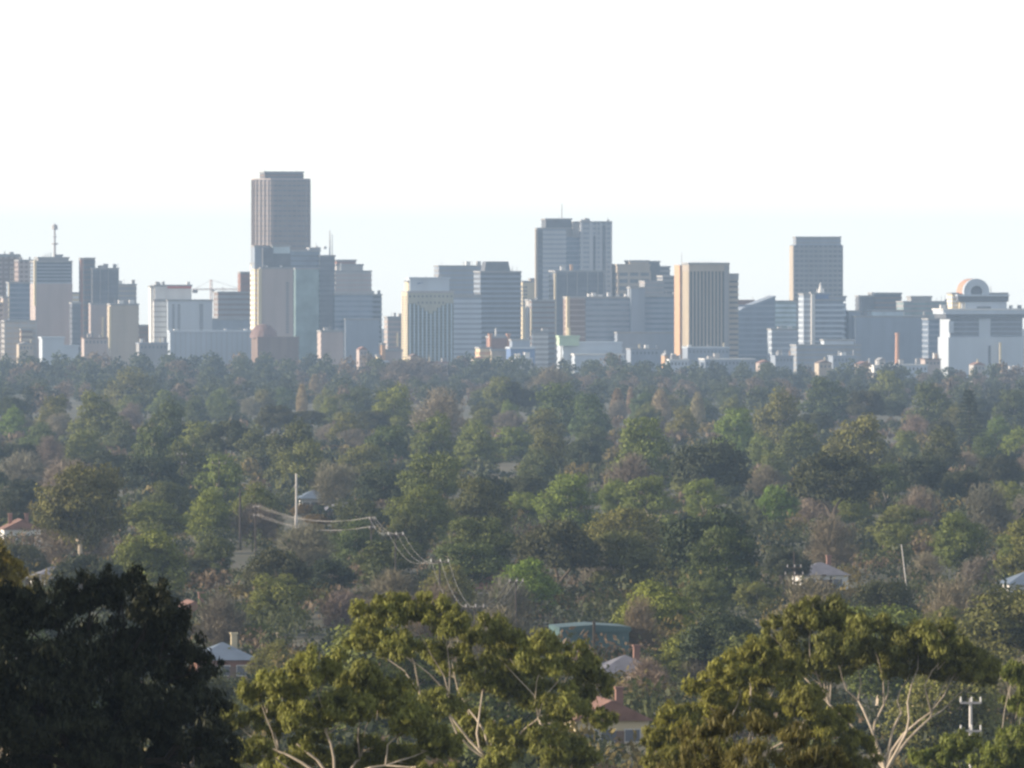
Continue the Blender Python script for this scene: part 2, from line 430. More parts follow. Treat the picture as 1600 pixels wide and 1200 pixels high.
        for i in range(n):
            for a in range(4): mb.tube([P + ax * (L * i / n) + cs[a], P + ax * (L * (i + 1) / n) + cs[(a + 1) % 4]], .08, 3)
        if nm == 'jib' and q[0] == 0: continue
        mb.build(nm, M_TERRA, c)
    MB().box(-13, -9.5, -.9, .9, zt - 2.6, zt - .5).build('counterweight', M_GREY, c)
    MB().box(.8, 2.4, -.9, .9, zt - 2.4, zt - .3).build('cab', M_WHITE, c)
    MB().tube([(0, 0, zt + 6.5), (20, 0, zt + .4)], .1, 4).tube([(0, 0, zt + 6.5), (-11, 0, zt + .4)], .1, 4).build('tie_bars', M_STEEL, c)
    b = B('brown_office', 'brown grey office in the shade left of the tallest tower', 5900, 341)
    b.vol('block', 341, 392, 458, M_BROWN, 22, style='bands', m2=M_GREY, sp=.6)
    b.vol('tower', 376, 393, 427, M_BROWN, 12, v=3, style='bands', m2=M_BRICK, sp=.8)
    b.vol('front_wing', 330, 392, 500, M_BGREY, 8, v=-9, style='bands', m2=M_BGREY); b.clutter(345, 374, 457, 4)
    # the tallest tower, chamfered
    b = B('tallest_tower', 'tallest tower of the skyline, brown grey with chamfered corners and flat crown', 6200, 421)
    u0, u1 = b.U(402.5), b.U(485.5); wd = u1 - u0; ch = wd * .25; dp = wd * .95
    oct_ = lambda g: [(u0 + ch - g * .4, -g), (u1 - ch * .55 + g * .4, -g), (u1 + g, ch * .55), (u1 + g, dp - ch), (u1 - ch, dp + g), (u0 + ch, dp + g), (u0 - g, dp - ch), (u0 - g, ch * 1.0)]
    o = MB().prism(oct_(0), 0, b.Z(281)).build('shaft', M_GLASS, b.root)
    mb = MB(); n = 38
    for i in range(n): z = b.Z(281) * i / n; mb.prism(oct_(.35), z, z + b.Z(281) / n * .72)
    mb.build('floor_slabs', mat('brown_granite', (0.25, 0.205, 0.185), .7, .1, .15), o, 'stuff')
    mb = MB(); pts = oct_(.5)
    for i in range(8):
        p, q = Vector(pts[i]), Vector(pts[(i + 1) % 8]); m_ = max(2, int((q - p).length / 3.0))
        for j in range(m_): r = p.lerp(q, (j + .5) / m_); mb.box(r.x - .35, r.x + .35, r.y - .35, r.y + .35, 0, b.Z(281) - .1)
    mb.build('piers', MATS['brown_granite'], o, 'stuff')
    MB().prism(oct_(.6), b.Z(281), b.Z(281) + 1.0).build('parapet', M_PINK, o)
    b.vol('crown', 414, 474, 270, M_DGREY, 24, v=5, ybot=280.5, style='bands', m2=M_BROWN, fh=2.5)
    for x, y in ((413.5, 264), (419, 267), (441, 266), (447, 267), (463, 265), (472, 268), (429, 267)): b.mast(x, y, 271, .25, 6, 'antenna')
    # hotel slab in front of it
    b = B('hotel_slab', 'pinkish hotel slab with lit balcony end below the tallest tower', 5650, 408)
    dp = b.dep(14)
    o = b.vol('slab', 408, 457, 420, M_PINK, dp * .8, style='bands', m2=M_PINK, sp=.93)
    b.side_windows(o, 408, dp * .8, 424, 505, 4, 20)
    b.windows(o, 446.5, 451.5, 440, 521, 1, 20, v=-.35, fill=(.9, .55), name='window_strip')
    b.strip('white_fin', 403.2, 408.6, 420, 508, M_CREAM, -1.2, 1.5)
    b.vol('end_wing', 398.5, 404, 413, M_CREAM, dp * .5, v=7, style='bands', m2=M_WHITE, fh=3.2)
    b.vol('roof_house', 398, 427, 386, M_BGREY, 14, v=6, ybot=420)
    b.vol('dark_bay', 411, 427, 387, M_DGREY, 5, v=.9, ybot=419.5, parapet=False)
    b.vol('sign_band', 426, 453, 385.5, M_LGLASS, 8, v=2, ybot=396)
    b.vol('roof_house', 426.5, 454, 395.5, M_DGREY, 8, v=2.2, ybot=420, parapet=False)
    b.clutter(412, 446, 420, 5, 3, .5, 2.2, M_WHITE)
    # green glass tower
    b = B('green_glass_tower', 'blue green glass tower with stepped roof and twin masts beside the hotel', 5850, 452)
    b.vol('block', 452, 500, 393, M_BGLASS, 24, style='bands', m2=M_DGREY, sp=.25)
    b.vol('step', 484, 500, 389, M_BGREY, 12, v=4, ybot=392.5)
    b.vol('dark_bay', 499.5, 523, 401, M_GLASS, 26, v=-3, style='bands', m2=M_DGREY, sp=.3)
    b.vol('glass_front', 462, 498, 421, M_GGLASS, 8, v=-9, style='bands', m2=M_GGLASS, sp=.2)
    b.mast(515.2, 360, 401, .55, 5); b.mast(519, 366, 401, .3, 5); b.clutter(487, 512, 389, 4)
    b = B('domed_hall', 'brown brick hall with shallow dome at the foot of the hotel slab', 5400, 403)
    b.vol('hall', 403, 466, 529, M_BROWN, 26, style='bands', m2=M_BROWN, sp=.8, roof=M_BROWN)
    u, R = b.U(412, 12), 22 * b.k; mb = MB(); pv = None
    for j in range(7):
        a = j / 6 * math.pi / 2; r, z = R * math.cos(a) + .05, b.Z(528) + (528 - 506) * b.k * math.sin(a)
        ring = [(u + r * math.cos(t * math.pi / 9), 12 + r * math.sin(t * math.pi / 9), z) for t in range(18)]
        if pv:
            for t in range(18): mb.poly([pv[t], pv[(t + 1) % 18], ring[(t + 1) % 18], ring[t]])
        pv = ring
    mb.build('dome', mat('brown_dome_tiles', (0.20, 0.13, 0.115), .7, .15, .4), b.root)
    # stepped pink tower
    b = B('stepped_tower', 'pinkish tower with stepped roof right of the green glass tower', 6100, 526)
    b.vol('top_step', 526, 556, 408, M_BRICK, 16, v=4, ybot=416)
    b.vol('upper_step', 526, 567, 415, M_PALE, 20, v=2, ybot=426)
    b.vol('block', 524, 580, 425, M_PALE, 24, style='bands', m2=M_PINK, sp=.6); b.strip('lit_strip', 532, 534, 411, 424, M_WHITE, 1, 2)
    b = B('blue_office', 'blue grey office with strip windows below the stepped pink tower', 5850, 523)
    b.vol('block', 523, 582, 461, M_BGLASS, 18, style='bands', m2=M_BGREY, sp=.55)
    b.vol('wing', 580, 596, 462, M_DGREY, 20, v=6, style='bands', m2=M_BGREY, sp=.5)
    b.vol('front_wing', 540, 592, 500, M_BGREY, 8, v=-9, style='bands', m2=M_BGREY, sp=.6); b.clutter(525, 594, 461, 5)
    b = B('pink_flats', 'low pink flats among trees below the green glass tower', 5250, 502)
    b.vol('block', 502, 536, 519, M_PINK, 14, style='bands', m2=M_PINK, sp=.75); b.clutter(503, 530, 518, 3)
    b = B('grey_low_block', 'low grey block half hidden by trees left of the ribbed tower', 5700, 606)
    b.vol('block', 606, 640, 497, M_GREY, 14, style='bands', m2=M_PINK); b.strip('lit_fin', 620, 622.5, 520, 541, M_CREAM, -1.5, -.4); b.clutter(608, 628, 496, 3)
    # ribbed beige tower
    b = B('ribbed_tower', 'beige tower with eleven pale vertical window ribs and stepped arch top', 5450, 637.5)
    dp = b.dep(9)
    u0, u1 = b.U(637.5), b.U(708.5); z0, z1 = 0, b.Z(457.5)
    M_BT = mat('beige_panel', (0.41, 0.405, 0.33), .8, .08, .2, streak=True)
    o = MB().box(u0, u1, 0, dp, 0, z1).build('shaft', M_SLOT, b.root)
    MB().box(u0 - .6, u1 + .6, -.6, dp + .6, z1, z1 + 1.2).build('parapet', M_PALE, o)
    p = (u1 - u0) / 11.0
    for i in range(11):
        c = u0 + p * (i + .5); k = min(i, 10 - i); yt = (474, 474, 477, 481, 486, 490)[k]
        MB().box(c - p * .17, c + p * .17, -.55, .05, 0, b.Z(yt) - .1).build('window_rib', M_LGLASS, o)
        MB().box(c - p * .5 + .02, c + p * .5 - .02, -.32, .05, b.Z(yt), z1 - .02).build('top_panel', M_BT, o)
        if i < 10: MB().box(c + p * .46, c + p * .54, -.6, .05, 0, b.Z(yt) - .1).build('column', M_BT, o)
        for y in (463, 473):
            if y + 3 < yt: MB().box(c - .55, c + .55, -.42, .02, b.Z(y + 1.6), b.Z(y - 1.6)).build('top_window', M_GLASS, o)
    mb = MB()
    for i in range(30): z = z1 * i / 30; mb.box(u0 + .1, u1 - .1, -.2, .04, z, z + z1 / 30 * .14)
    mb.build('floor_slabs', M_BT, o, 'stuff')
    MB().box(u0 - .45, u0 + .02, .1, dp, 0, z1 - .05).build('lit_side_wall', M_CREAM, o)  # cream on the left face alone stands in for low sun
    b.side_windows(o, 636.5, dp, 462, 560, 2, 24)
    s = b.vol('sign_box', 640.5, 702, 436, M_BWHITE, 12, v=2, ybot=455.5, roof=M_BWHITE)
    b.vol('sign_end', 638, 640.6, 441, M_CREAM, 14, v=4, ybot=456)
    mb = MB()
    for x, y, w, h in ((655, 442.5, 4.5, .8), (659.5, 441.6, 2, .7), (652.5, 443.6, 1.6, .7)): mb.box(b.U(x - w / 2, 2), b.U(x + w / 2, 2), 1.8, 2.05, b.Z(y + h), b.Z(y - h))
    mb.build('sign_mark', M_BLUE, s); b.clutter(645, 700, 436, 4, 6)
    b = B('banded_office', 'pale lavender office with floor bands right of the ribbed tower', 5700, 708)
    b.vol('block', 708, 751.5, 465, M_BGREY, 20, style='bands', m2=M_BWHITE, sp=.6); b.vol('roof_wall', 709, 751, 462.5, M_WHITE, 6, v=5, ybot=465.5)
    b = B('blue_grey_slab', 'plain blue grey slab behind the ribbed tower', 6100, 686)
    b.vol('block', 686, 752, 417, M_BGREY, 20, style='bands', m2=M_GREY, sp=.5); b.clutter(690, 748, 416, 7)
    b = B('trapezoid_top_tower', 'dark blue grey tower with tapered penthouse right of the plain slab', 5900, 751)
    b.vol('block', 751, 814, 426, M_DGREY, 26, style='bands', m2=M_BGREY, sp=.45)
    u0, u1 = b.U(756.5, 5), b.U(798.5, 5); MB().box(u0, u1, 5, 22, b.Z(427), b.Z(408.5), 1.6, 1.6).build('penthouse', M_DGREY, b.root)
    b.clutter(799, 812, 425, 3)
    b = B('cream_flats', 'sunlit cream flats with small windows left of the spire tower', 6400, 817)
    o = b.vol('block', 817, 840, 441, M_CREAM, 40, style='bands', m2=M_CREAM, sp=.85)
    b.windows(o, 817, 824, 446, 480, 2, 6, v=-.36); b.side_windows(o, 816.2, 30, 446, 480, 5, 6); b.vol('lift_room', 829, 836, 437, M_TAN, 8, v=4, ybot=440.5)
    b = B('red_church', 'red brick building with twin lit corner turrets among the trees', 5330, 766)
    b.vol('hall', 766, 796, 528, M_BRICK, 14, style=None)
    for x in (764.8, 793): b.vol('turret', x, x + 3.6, 524, M_TERRA, 3, v=-1.2, parapet=True, roof=M_TERRA)
    b.vol('annex', 750, 767, 545, M_CREAM, 16, v=-5, style='bands', m2=M_ORANGE); b.strip('white_stack', 775, 777, 513, 530, M_WHITE, 2, 3.5)
    b.vol('front_wing', 768, 800, 548, M_TAN, 8, v=-9.5); b.strip('white_post', 777.5, 780, 556, 570, M_WHITE, -11, -10)
    b = B('blue_roof_shed', 'low shed with vivid blue wall right of the red church', 5300, 798)
    b.vol('shed', 798, 836, 545, M_BLUE, 16, roof=M_BWHITE); b.vol('upper_wall', 800, 828, 533, M_BGREY, 9, v=6, ybot=545.5)
    b = B('orange_block', 'small sunlit orange brick block with pale low wing', 5250, 597)
    b.vol('stair_shaft', 597, 601.5, 539, M_ORANGE, b.dep(4), style='bands', m2=M_ORANGE, sp=.9); b.vol('shop', 589.5, 593, 557, M_CREAM, 8, v=-2)
    b.vol('wing', 601, 628, 549, M_PINK, 14, v=3); b.vol('low_wing', 571, 606, 566, M_BWHITE, 14, v=-12, roof=M_BWHITE)
    # spire tower
    b = B('spire_tower', 'broad pale tower with dark penthouse and thin spire', 6200, 839.5)
    b.vol('corner_recess', 840, 849, 358, M_GLASS, 9, v=.8, style='bands', m2=M_DGREY, sp=.4)
    b.vol('left_face', 848.5, 884, 358, M_BGREY, 12, style='bands', m2=M_SPIRE, sp=.65)
    b.vol('blue_recess', 883.5, 908, 370, M_BGLASS, 26, v=3, style='bands', m2=M_BGREY, sp=.25)
    b.vol('link_top', 883.5, 895, 358, M_GREY, 20, v=4, ybot=371)
    o = b.vol('right_face', 907.5, 955.5, 348, M_BGREY, 34, v=-1, style='bands', m2=M_SPIRE, sp=.6)
    for x, w in ((909, 1.5), (923, 2.6), (932, 1), (938.5, 1.6), (947, .8), (954.5, 1.4)): b.strip('pier', x - w, x + w, 348, 480, M_SPIRE, -1.9, -1.2, o)
    b.strip('dark_bay', 926.5, 929.5, 368, 480, M_GLASS, -1.7, -1.2, o); b.strip('dark_bay', 941, 945, 352, 480, M_GLASS, -1.7, -1.2, o)
    b.strip('lit_strip', 836.8, 840, 358, 465, M_TAN, -.4, 3)  # tan strip paints the sunlit left edge
    b.vol('crown', 895, 908.5, 349, M_GREY, 24, v=2, ybot=371)
    b.vol('penthouse', 853, 893, 343.5, M_DGREY, 18, v=5, ybot=357.6); b.mast(878, 318, 344, .38, 9, 'spire'); b.clutter(897, 952, 347, 5); b.mast(873.5, 337, 344, .2, 7, 'antenna')
    # mullioned dark office in front
    b = B('dark_mullion_office', 'dark office with five pale vertical mullions in front of the spire tower', 5900, 868)
    o = b.vol('block', 868, 944, 425, M_GLASS, 24, style='bands', m2=M_DGREY, sp=.35)
    for x in (869, 886, 901.5, 917.5, 934, 943.5): b.strip('mullion', x - .5, x + .5, 425, 545, M_PALE, -.9, -.3, o)
    b.strip('lit_edge_strip', 866.2, 868.6, 427, 545, M_CREAM, -.7, 1.5); b.strip('lit_chimney', 892.5, 896.5, 413, 425, M_ORANGE, 3, 5); b.clutter(868, 890, 424, 4, m=M_WHITE)  # cream strip paints the lit line down the left edge
    b = B('brown_grey_office', 'small brown grey office with two lit edges left of the dark mullioned office', 5700, 831)
    b.vol('block', 831, 867, 471, M_BROWN, 12, style='bands', m2=M_GREY, sp=.65); b.strip('lit_strip', 829.2, 831.4, 483, 525, M_CREAM, -.6, 1.5); b.vol('back_wing', 826, 832, 470, M_PALE, 12, v=9)  # cream strip stands in for a lit edge
    b.vol('annex', 834, 856, 520, M_PALE, 8, v=-10, style='bands', m2=M_WHITE); b.clutter(834, 856, 520, 3, 4, -9)
    # wide blue office
    b = B('wide_blue_office', 'very wide blue grey office with a bright sunlit end wall', 5600, 889.5)
    b.strip('lit_end_wall', 885.3, 890, 463, 527, M_CREAM, -.8, 2.5)  # cream puts the sun on the left end into the colour
    b.vol('west_block', 889.5, 914, 466, M_PINK, 20, style='bands', m2=M_BROWN, sp=.7)
    b.vol('middle_block', 913.8, 987, 466, M_BGLASS, 18, v=1, style='bands', m2=M_BGREY, sp=.55)
    b.vol('lift_tower', 986, 1008, 451, M_BGREY, 12, v=-2)
    b.vol('east_block', 1007, 1066, 464, M_BGLASS, 20, v=1.4, style='bands', m2=M_BGREY, sp=.6)
    b.vol('podium', 965, 1068, 521, M_BGREY, 12, v=-12.5, style='bands', m2=M_BGREY, sp=.8)
    b.clutter(916, 982, 465, 10, m=M_WHITE); b.strip('white_pier', 982.5, 985, 447, 465, M_WHITE, 0, 1); b.clutter(1010, 1060, 463, 5)
    b = B('green_roof_building', 'low pale banded building with a light green roof pavilion at the treeline', 5280, 880)
    b.vol('block', 880, 972, 537, M_BWHITE, 20, style='bands', m2=M_BWHITE, sp=.5, roof=M_BWHITE, fh=4)
    b.vol('pavilion', 874, 905, 527, M_LGREEN, 9, v=-6, ybot=540, roof=M_LGREEN); b.vol('pavilion_post', 876, 878, 540, M_WHITE, 1, v=-5)
    b.vol('lower_wing', 898, 975, 555, M_BWHITE, 10, v=-13, style='bands', m2=M_BWHITE, sp=.5, roof=M_WHITE, fh=3.5); b.strip('cream_stack', 888.5, 892, 512, 530, M_CREAM, 1, 3)
    # concrete grid
    b = B('concrete_grid_block', 'tan concrete block with deep window grid right of the spire tower', 6200, 966)
    b.vol('grid', 966, 1015.5, 425, M_GLASS, 26, style='grid', m2=M_TAN, sp=.45, fp=9, fw=1.6, fh=5)
    b.vol('blank_top', 964.5, 1015.5, 415, M_TAN, 28, v=-.8, ybot=426, roof=M_TAN); b.vol('crown', 984, 1014, 409, M_BEIGE, 18, v=1, ybot=414.5)
    b.vol('dark_rear', 1015, 1031, 410, M_DGREY, 22, v=4, style='bands', m2=M_DGREY); b.vol('dark_rear_step', 1030, 1047, 418, M_DGREY, 20, v=6, style='bands', m2=M_GREY)
    b = B('grey_stepped_office', 'grey stepped office wedged left of the finned tower', 6000, 1008)
    b.vol('block', 1008, 1037, 441, M_PINK, 20, style='bands', m2=M_GREY, sp=.8); b.vol('tall_block', 1036, 1063, 433, M_DGREY, 20, v=2, style='bands', m2=M_GREY, sp=.6, roof=M_PALE)
    # finned tower
    b = B('finned_tower', 'tan tower of close vertical fins with a glowing cream side', 5520, 1077)
    dp = b.dep(10)
    b.vol('shaft', 1077, 1138.5, 414, M_SLOT, dp, style='fins', m2=M_TAN, fp=2.35, fw=.95, ybot=545)
    b.vol('cap', 1076.6, 1138.8, 413, M_TAN, dp + .6, v=-.9, ybot=424); b.vol('base', 1077, 1138.5, 543, M_BGREY, dp)
    b.vol('lit_side_wall', 1076.2, 1077.5, 412.5, M_CREAM, dp - 1, v=.4, parapet=False); b.vol('edge_pier', 1132, 1139, 414.5, M_GREY, 2, v=-1.2, parapet=False)  # cream skin paints the sunlight on the left face
    b.vol('east_wing', 1138.6, 1153.5, 430, M_DGREY, dp - 6, v=5, style='bands', m2=M_TAN, sp=.6); b.vol('east_cap', 1137, 1154.5, 428, M_GREY, dp - 5, v=4.2, ybot=437, parapet=False)
    b.vol('west_wing', 1062, 1067, 414, M_ORANGE, 18, v=dp + 2, parapet=False)
    for i in range(8): b.mast(1082 + i * 5, 406.5, 413, .14, 4, 'antenna')
    b.mast(1065, 394, 412, .22, dp + 8, 'antenna')
    # sloped roof
    b = B('sloped_roof_block', 'dark blue block whose roof slopes up to the right of the finned tower', 5750, 1153)
    u0, um, u1 = b.U(1153), b.U(1160), b.U(1211.5)
    b_o = MB().prism_y([(u0, 0), (u1, 0), (u1, b.Z(464.5)), (um, b.Z(484)), (u0, b.Z(490))], 0, 22).build('block', M_BGLASS, b.root)
    MB().prism_y([(u0 - .3, b.Z(490)), (um, b.Z(484)), (u1 + .4, b.Z(464.5)), (u1 + .4, b.Z(464.5) + 1), (um, b.Z(484) + 1), (u0 - .3, b.Z(490) + 1)], -.6, 22.6).build('roof', M_BGREY, b.root)
    mb = MB()
    for i in range(14): mb.box(u0 - .1, u1 + .1, -.25, .05, 3.6 * i, 3.6 * i + 1.3)
    mb.build('floor_slabs', M_BGREY, b_o, 'stuff'); b.mast(1202, 459, 469, .2, 6, 'antenna'); b.mast(1197, 461, 470, .2, 8, 'antenna')
    b = B('red_roof_block', 'brown topped block behind the sloping roof', 6000, 1150)
    b.vol('block', 1150, 1178, 471, M_BRICK, 16, roof=M_BRICK); b.mast(1176, 463, 471, .2, 5, 'antenna')
    b = B('teal_office', 'pale teal office between the sloping roof and the dark slab tower', 6000, 1211)
    b.vol('block', 1211, 1244, 472, M_GGLASS, 20, style='bands', m2=M_LGLASS, sp=.55)
    b = B('pale_low_office', 'pale low office in front of the teal one', 5600, 1206)
    b.vol('block', 1206, 1246, 516, M_BWHITE, 14, style='bands', m2=M_BGREY, sp=.6); b.clutter(1208, 1240, 515, 3)
    # slab tower right
    b = B('dark_slab_tower', 'tall dark flat topped slab tower with a glowing left edge', 6200, 1241)
    b.vol('shaft', 1241, 1316.5, 383, M_GLASS, b.dep(6), style='grid', m2=M_GREY, sp=.45, fp=3.4, fw=.7, parapet=False)
    b.vol('top_storeys', 1244, 1314, 372, M_GREY, b.dep(6) - 3, v=1.5, ybot=383.3, style='bands', m2=M_BGREY)
    dp = b.dep(6); u = b.U(1241)
    MB().box(u - .8, u - .56, .3, dp - .3, 0, b.Z(384)).build('lit_side_wall', M_BEIGE, b.root)  # beige skin carries the sun on the left face in its colour
    # white spiked office
    b = B('finial_office', 'blue banded office with white spike finial in front of the slab tower', 5650, 1274)
    b.vol('banded_block', 1274, 1318, 470, M_BGLASS, 22, style='bands', m2=M_BWHITE, sp=.4); 
    u0, u1 = b.U(1316), b.U(1326); mb = MB(); mb2 = MB()
    arc = [(u0, -.3)] + [(u0 + (u1 - u0) * math.sin(t * math.pi / 12), 9 - 9.3 * math.cos(t * math.pi / 12)) for t in range(1, 7)] + [(u1, 20), (u0, 20)]
    c_ = MB().prism(arc, 0, b.Z(474)).build('curved_corner', M_BGLASS, b.root)
    for i in range(int(b.Z(474) / 3.7)): mb.prism([(x + .25 * (x > u0), y - .2) for x, y in arc], i * 3.7, i * 3.7 + 1.4)
    mb.build('floor_slabs', M_BWHITE, c_, 'stuff')
    b.vol('west_block', 1256, 1273, 461, M_BGREY, 16, v=1, style='bands', m2=M_BWHITE, sp=.45); b.vol('white_drum', 1268, 1273.5, 459, M_WHITE, 5, v=-1.8)
    b.vol('blue_box', 1275, 1296, 460, M_BLUE, 12, v=3, ybot=470, roof=M_BGREY); b.vol('roof_box', 1296, 1322, 465, M_BGREY, 10, v=3, ybot=471)
    u = b.U(1282, 8); MB().prism([(u + 1.7 * math.cos(t), 8 + 1.7 * math.sin(t)) for t in np.arange(8) * math.pi / 4], b.Z(460), b.Z(452), [(u + 1.3 * math.cos(t), 8 + 1.3 * math.sin(t)) for t in np.arange(8) * math.pi / 4]).prism([(u + 1.2 * math.cos(t), 8 + 1.2 * math.sin(t)) for t in np.arange(8) * math.pi / 4], b.Z(452), b.Z(441.5), [(u + .25 * math.cos(t), 8 + .25 * math.sin(t)) for t in np.arange(8) * math.pi / 4]).build('finial', M_WHITE, b.root)
    for x in (1277, 1287): b.mast(x, 451, 460, .5, 6, 'finial_post', M_WHITE)
    b = B('grey_podium', 'long blue grey podium below the slab tower', 5450, 1245)
    b.vol('block', 1245, 1345, 541, M_BGREY, 18, style='bands', m2=M_GREY, sp=.6); b.vol('upper_step', 1288, 1335, 533, M_BWHITE, 10, v=6, ybot=541.5)
    # right group
    b = B('dark_two_step_block', 'dark two step block on the skyline right of the slab tower', 6250, 1346)
    b.vol('low_step', 1346, 1368, 464, M_DGREY, 20, style='bands', m2=M_DGREY); b.vol('high_step', 1367.5, 1409, 459.5, M_DGREY, 24, v=-1, style='bands', m2=M_BROWN, sp=.4)
    b.vol('foot', 1408, 1418, 478, M_DGREY, 16, v=2)
    b = B('plain_grey_block', 'very wide plain blue grey block left of the ring topped building', 5650, 1337)
    b.vol('block', 1337, 1452, 496, M_BGREY, 26, style='bands', m2=M_BGREY, sp=.85); b.vol('top_band', 1364, 1412, 487, M_LGLASS, 16, v=4, ybot=496.5); b.vol('west_step', 1326, 1345, 488, M_BGREY, 22, v=9)
    b.clutter(1340, 1450, 495, 6)
    b = B('teal_grey_office', 'teal grey office behind the plain wide block', 5950, 1412)
    b.vol('block', 1412, 1486, 473, M_GGLASS, 22, style='bands', m2=M_GREY, sp=.6); b.vol('upper', 1424, 1456, 465, M_GREY, 14, v=4, ybot=473.5); b.clutter(1460, 1484, 472, 4)
    b = B('glass_corner_block', 'dark blue glass block just left of the ring topped building', 5600, 1451)
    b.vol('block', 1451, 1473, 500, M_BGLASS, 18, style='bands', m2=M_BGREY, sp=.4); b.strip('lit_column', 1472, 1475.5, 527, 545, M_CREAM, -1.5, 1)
    ring_building()
    # chimney
    d = 5350; c = tag(empty('brick_chimney', (xat(1402, d), d, gz(d))), 'tall slim orange brick chimney before the plain grey block', 'chimney')
    z1 = zat(520, d) - gz(d); k = d * PX
    MB().tube([(0, 0, 0), (0, 0, z1)], [1.75, 1.15], 10).build('stack', M_TERRA, c)
    MB().tube([(0, 0, z1 - 1.4), (0, 0, z1)], [1.45, 1.5], 10).build('cap', M_TERRA, c)

def ring_building():
    b = B('ring_topped_building', 'white terraced building topped by a ring with round opening', 5480, 1482)
    b.vol('plain_base', 1482, 1600, 527, M_BWHITE, 30, roof=M_BWHITE, parapet=False)
    o = b.vol('window_storeys', 1484, 1599, 497, M_BWHITE, 28, v=.6, ybot=527.2, parapet=False)
    for x0, x1 in ((1485, 1530), (1549, 1598)):
        p = b.strip('window_panel', x0, x1, 498, 526, M_GLASS, .1, .7, o); mb = MB()
        for j in range(4): mb.box(b.U(x0), b.U(x1), 0, .12, b.Z(526) + j * 2.9, b.Z(526) + j * 2.9 + .8)
        mb.build('spandrels', M_BGREY, p, 'stuff')
    b.strip('lower_recess', 1482.5, 1490, 502, 520, M_BWHITE, -.1, .62); b.strip('dark_slot', 1545, 1548.5, 540, 568, M_GLASS, -.4, .1)
    b.vol('terrace', 1478, 1602, 491, M_DGREY, 32, v=-.6, ybot=497.2, roof=M_BWHITE); b.vol('terrace_slab', 1474, 1604, 485, M_BWHITE, 30, v=.4, ybot=491, roof=M_WHITE)
    b.vol('upper_storey', 1508, 1574, 471, M_BWHITE, 20, v=4, ybot=484.5, parapet=False); b.strip('dark_bay', 1529, 1551, 479, 484, M_GLASS, 3.7, 4.2)
    b.vol('upper_slab', 1497, 1577, 463, M_DGREY, 24, v=3, ybot=471.3, roof=M_BWHITE); b.vol('brick_top', 1549, 1575, 460, M_BRICK, 14, v=5, ybot=463)
    b.vol('end_bay', 1500, 1509, 472, M_CREAM, 16, v=5, ybot=485); b.strip('lit_post', 1503.5, 1506.5, 474, 484, M_WHITE, 1, 2.5); b.vol('balcony_bay', 1488, 1497, 460, M_CREAM, 14, v=9, ybot=485, style='bands', m2=M_WHITE, fh=2.6)
    # ring: a thick tube section standing on the roof, its open end to us
    v, dp = 4.0, 5.0; u, zc = b.U(1526.5, v), b.Z(456); Ro, Ri = 20.5 * b.k, 9.5 * b.k
    mb = MB(); n = 32
    P = lambda r, t, y: (u + r * math.cos(t), y, max(zc + r * math.sin(t), b.Z(463)))
    T = [2 * math.pi * i / n for i in range(n + 1)]
    for a, c in zip(T, T[1:]):
        mb.poly([P(Ro, a, v), P(Ri, a, v), P(Ri, c, v), P(Ro, c, v)]); mb.poly([P(Ro, a, v + dp), P(Ro, c, v + dp), P(Ri, c, v + dp), P(Ri, a, v + dp)])
        mb.poly([P(Ro, a, v), P(Ro, c, v), P(Ro, c, v + dp), P(Ro, a, v + dp)]); mb.poly([P(Ri, a, v), P(Ri, a, v + dp), P(Ri, c, v + dp), P(Ri, c, v)])
    r = mb.build('ring', M_BWHITE, b.root)
    MB().prism_y([(u + Ri * math.cos(t), max(zc + Ri * math.sin(t), b.Z(463))) for t in T[:-1]], v + 2.5, v + 2.8).build('round_window', M_GLASS, r)
    MB().prism_y([(u + 1.02 * Ro * math.cos(t), max(zc + 1.0 * Ro * math.sin(t), b.Z(463))) for t in T[:-1]], v + 5.02, v + 20).build('sunlit_ring_shell', M_TERRA, b.root)  # terracotta stands in for sun on the ring's left outer surface
    b.mast(1549, 447, 461, .25, 6); b.strip('white_column', 1560.5, 1563.5, 535, 574, M_CREAM, -4, -2.8)
    b.clutter(1580, 1598, 485, 3, 8); b.clutter(1472, 1480, 485, 2, 4)
city()

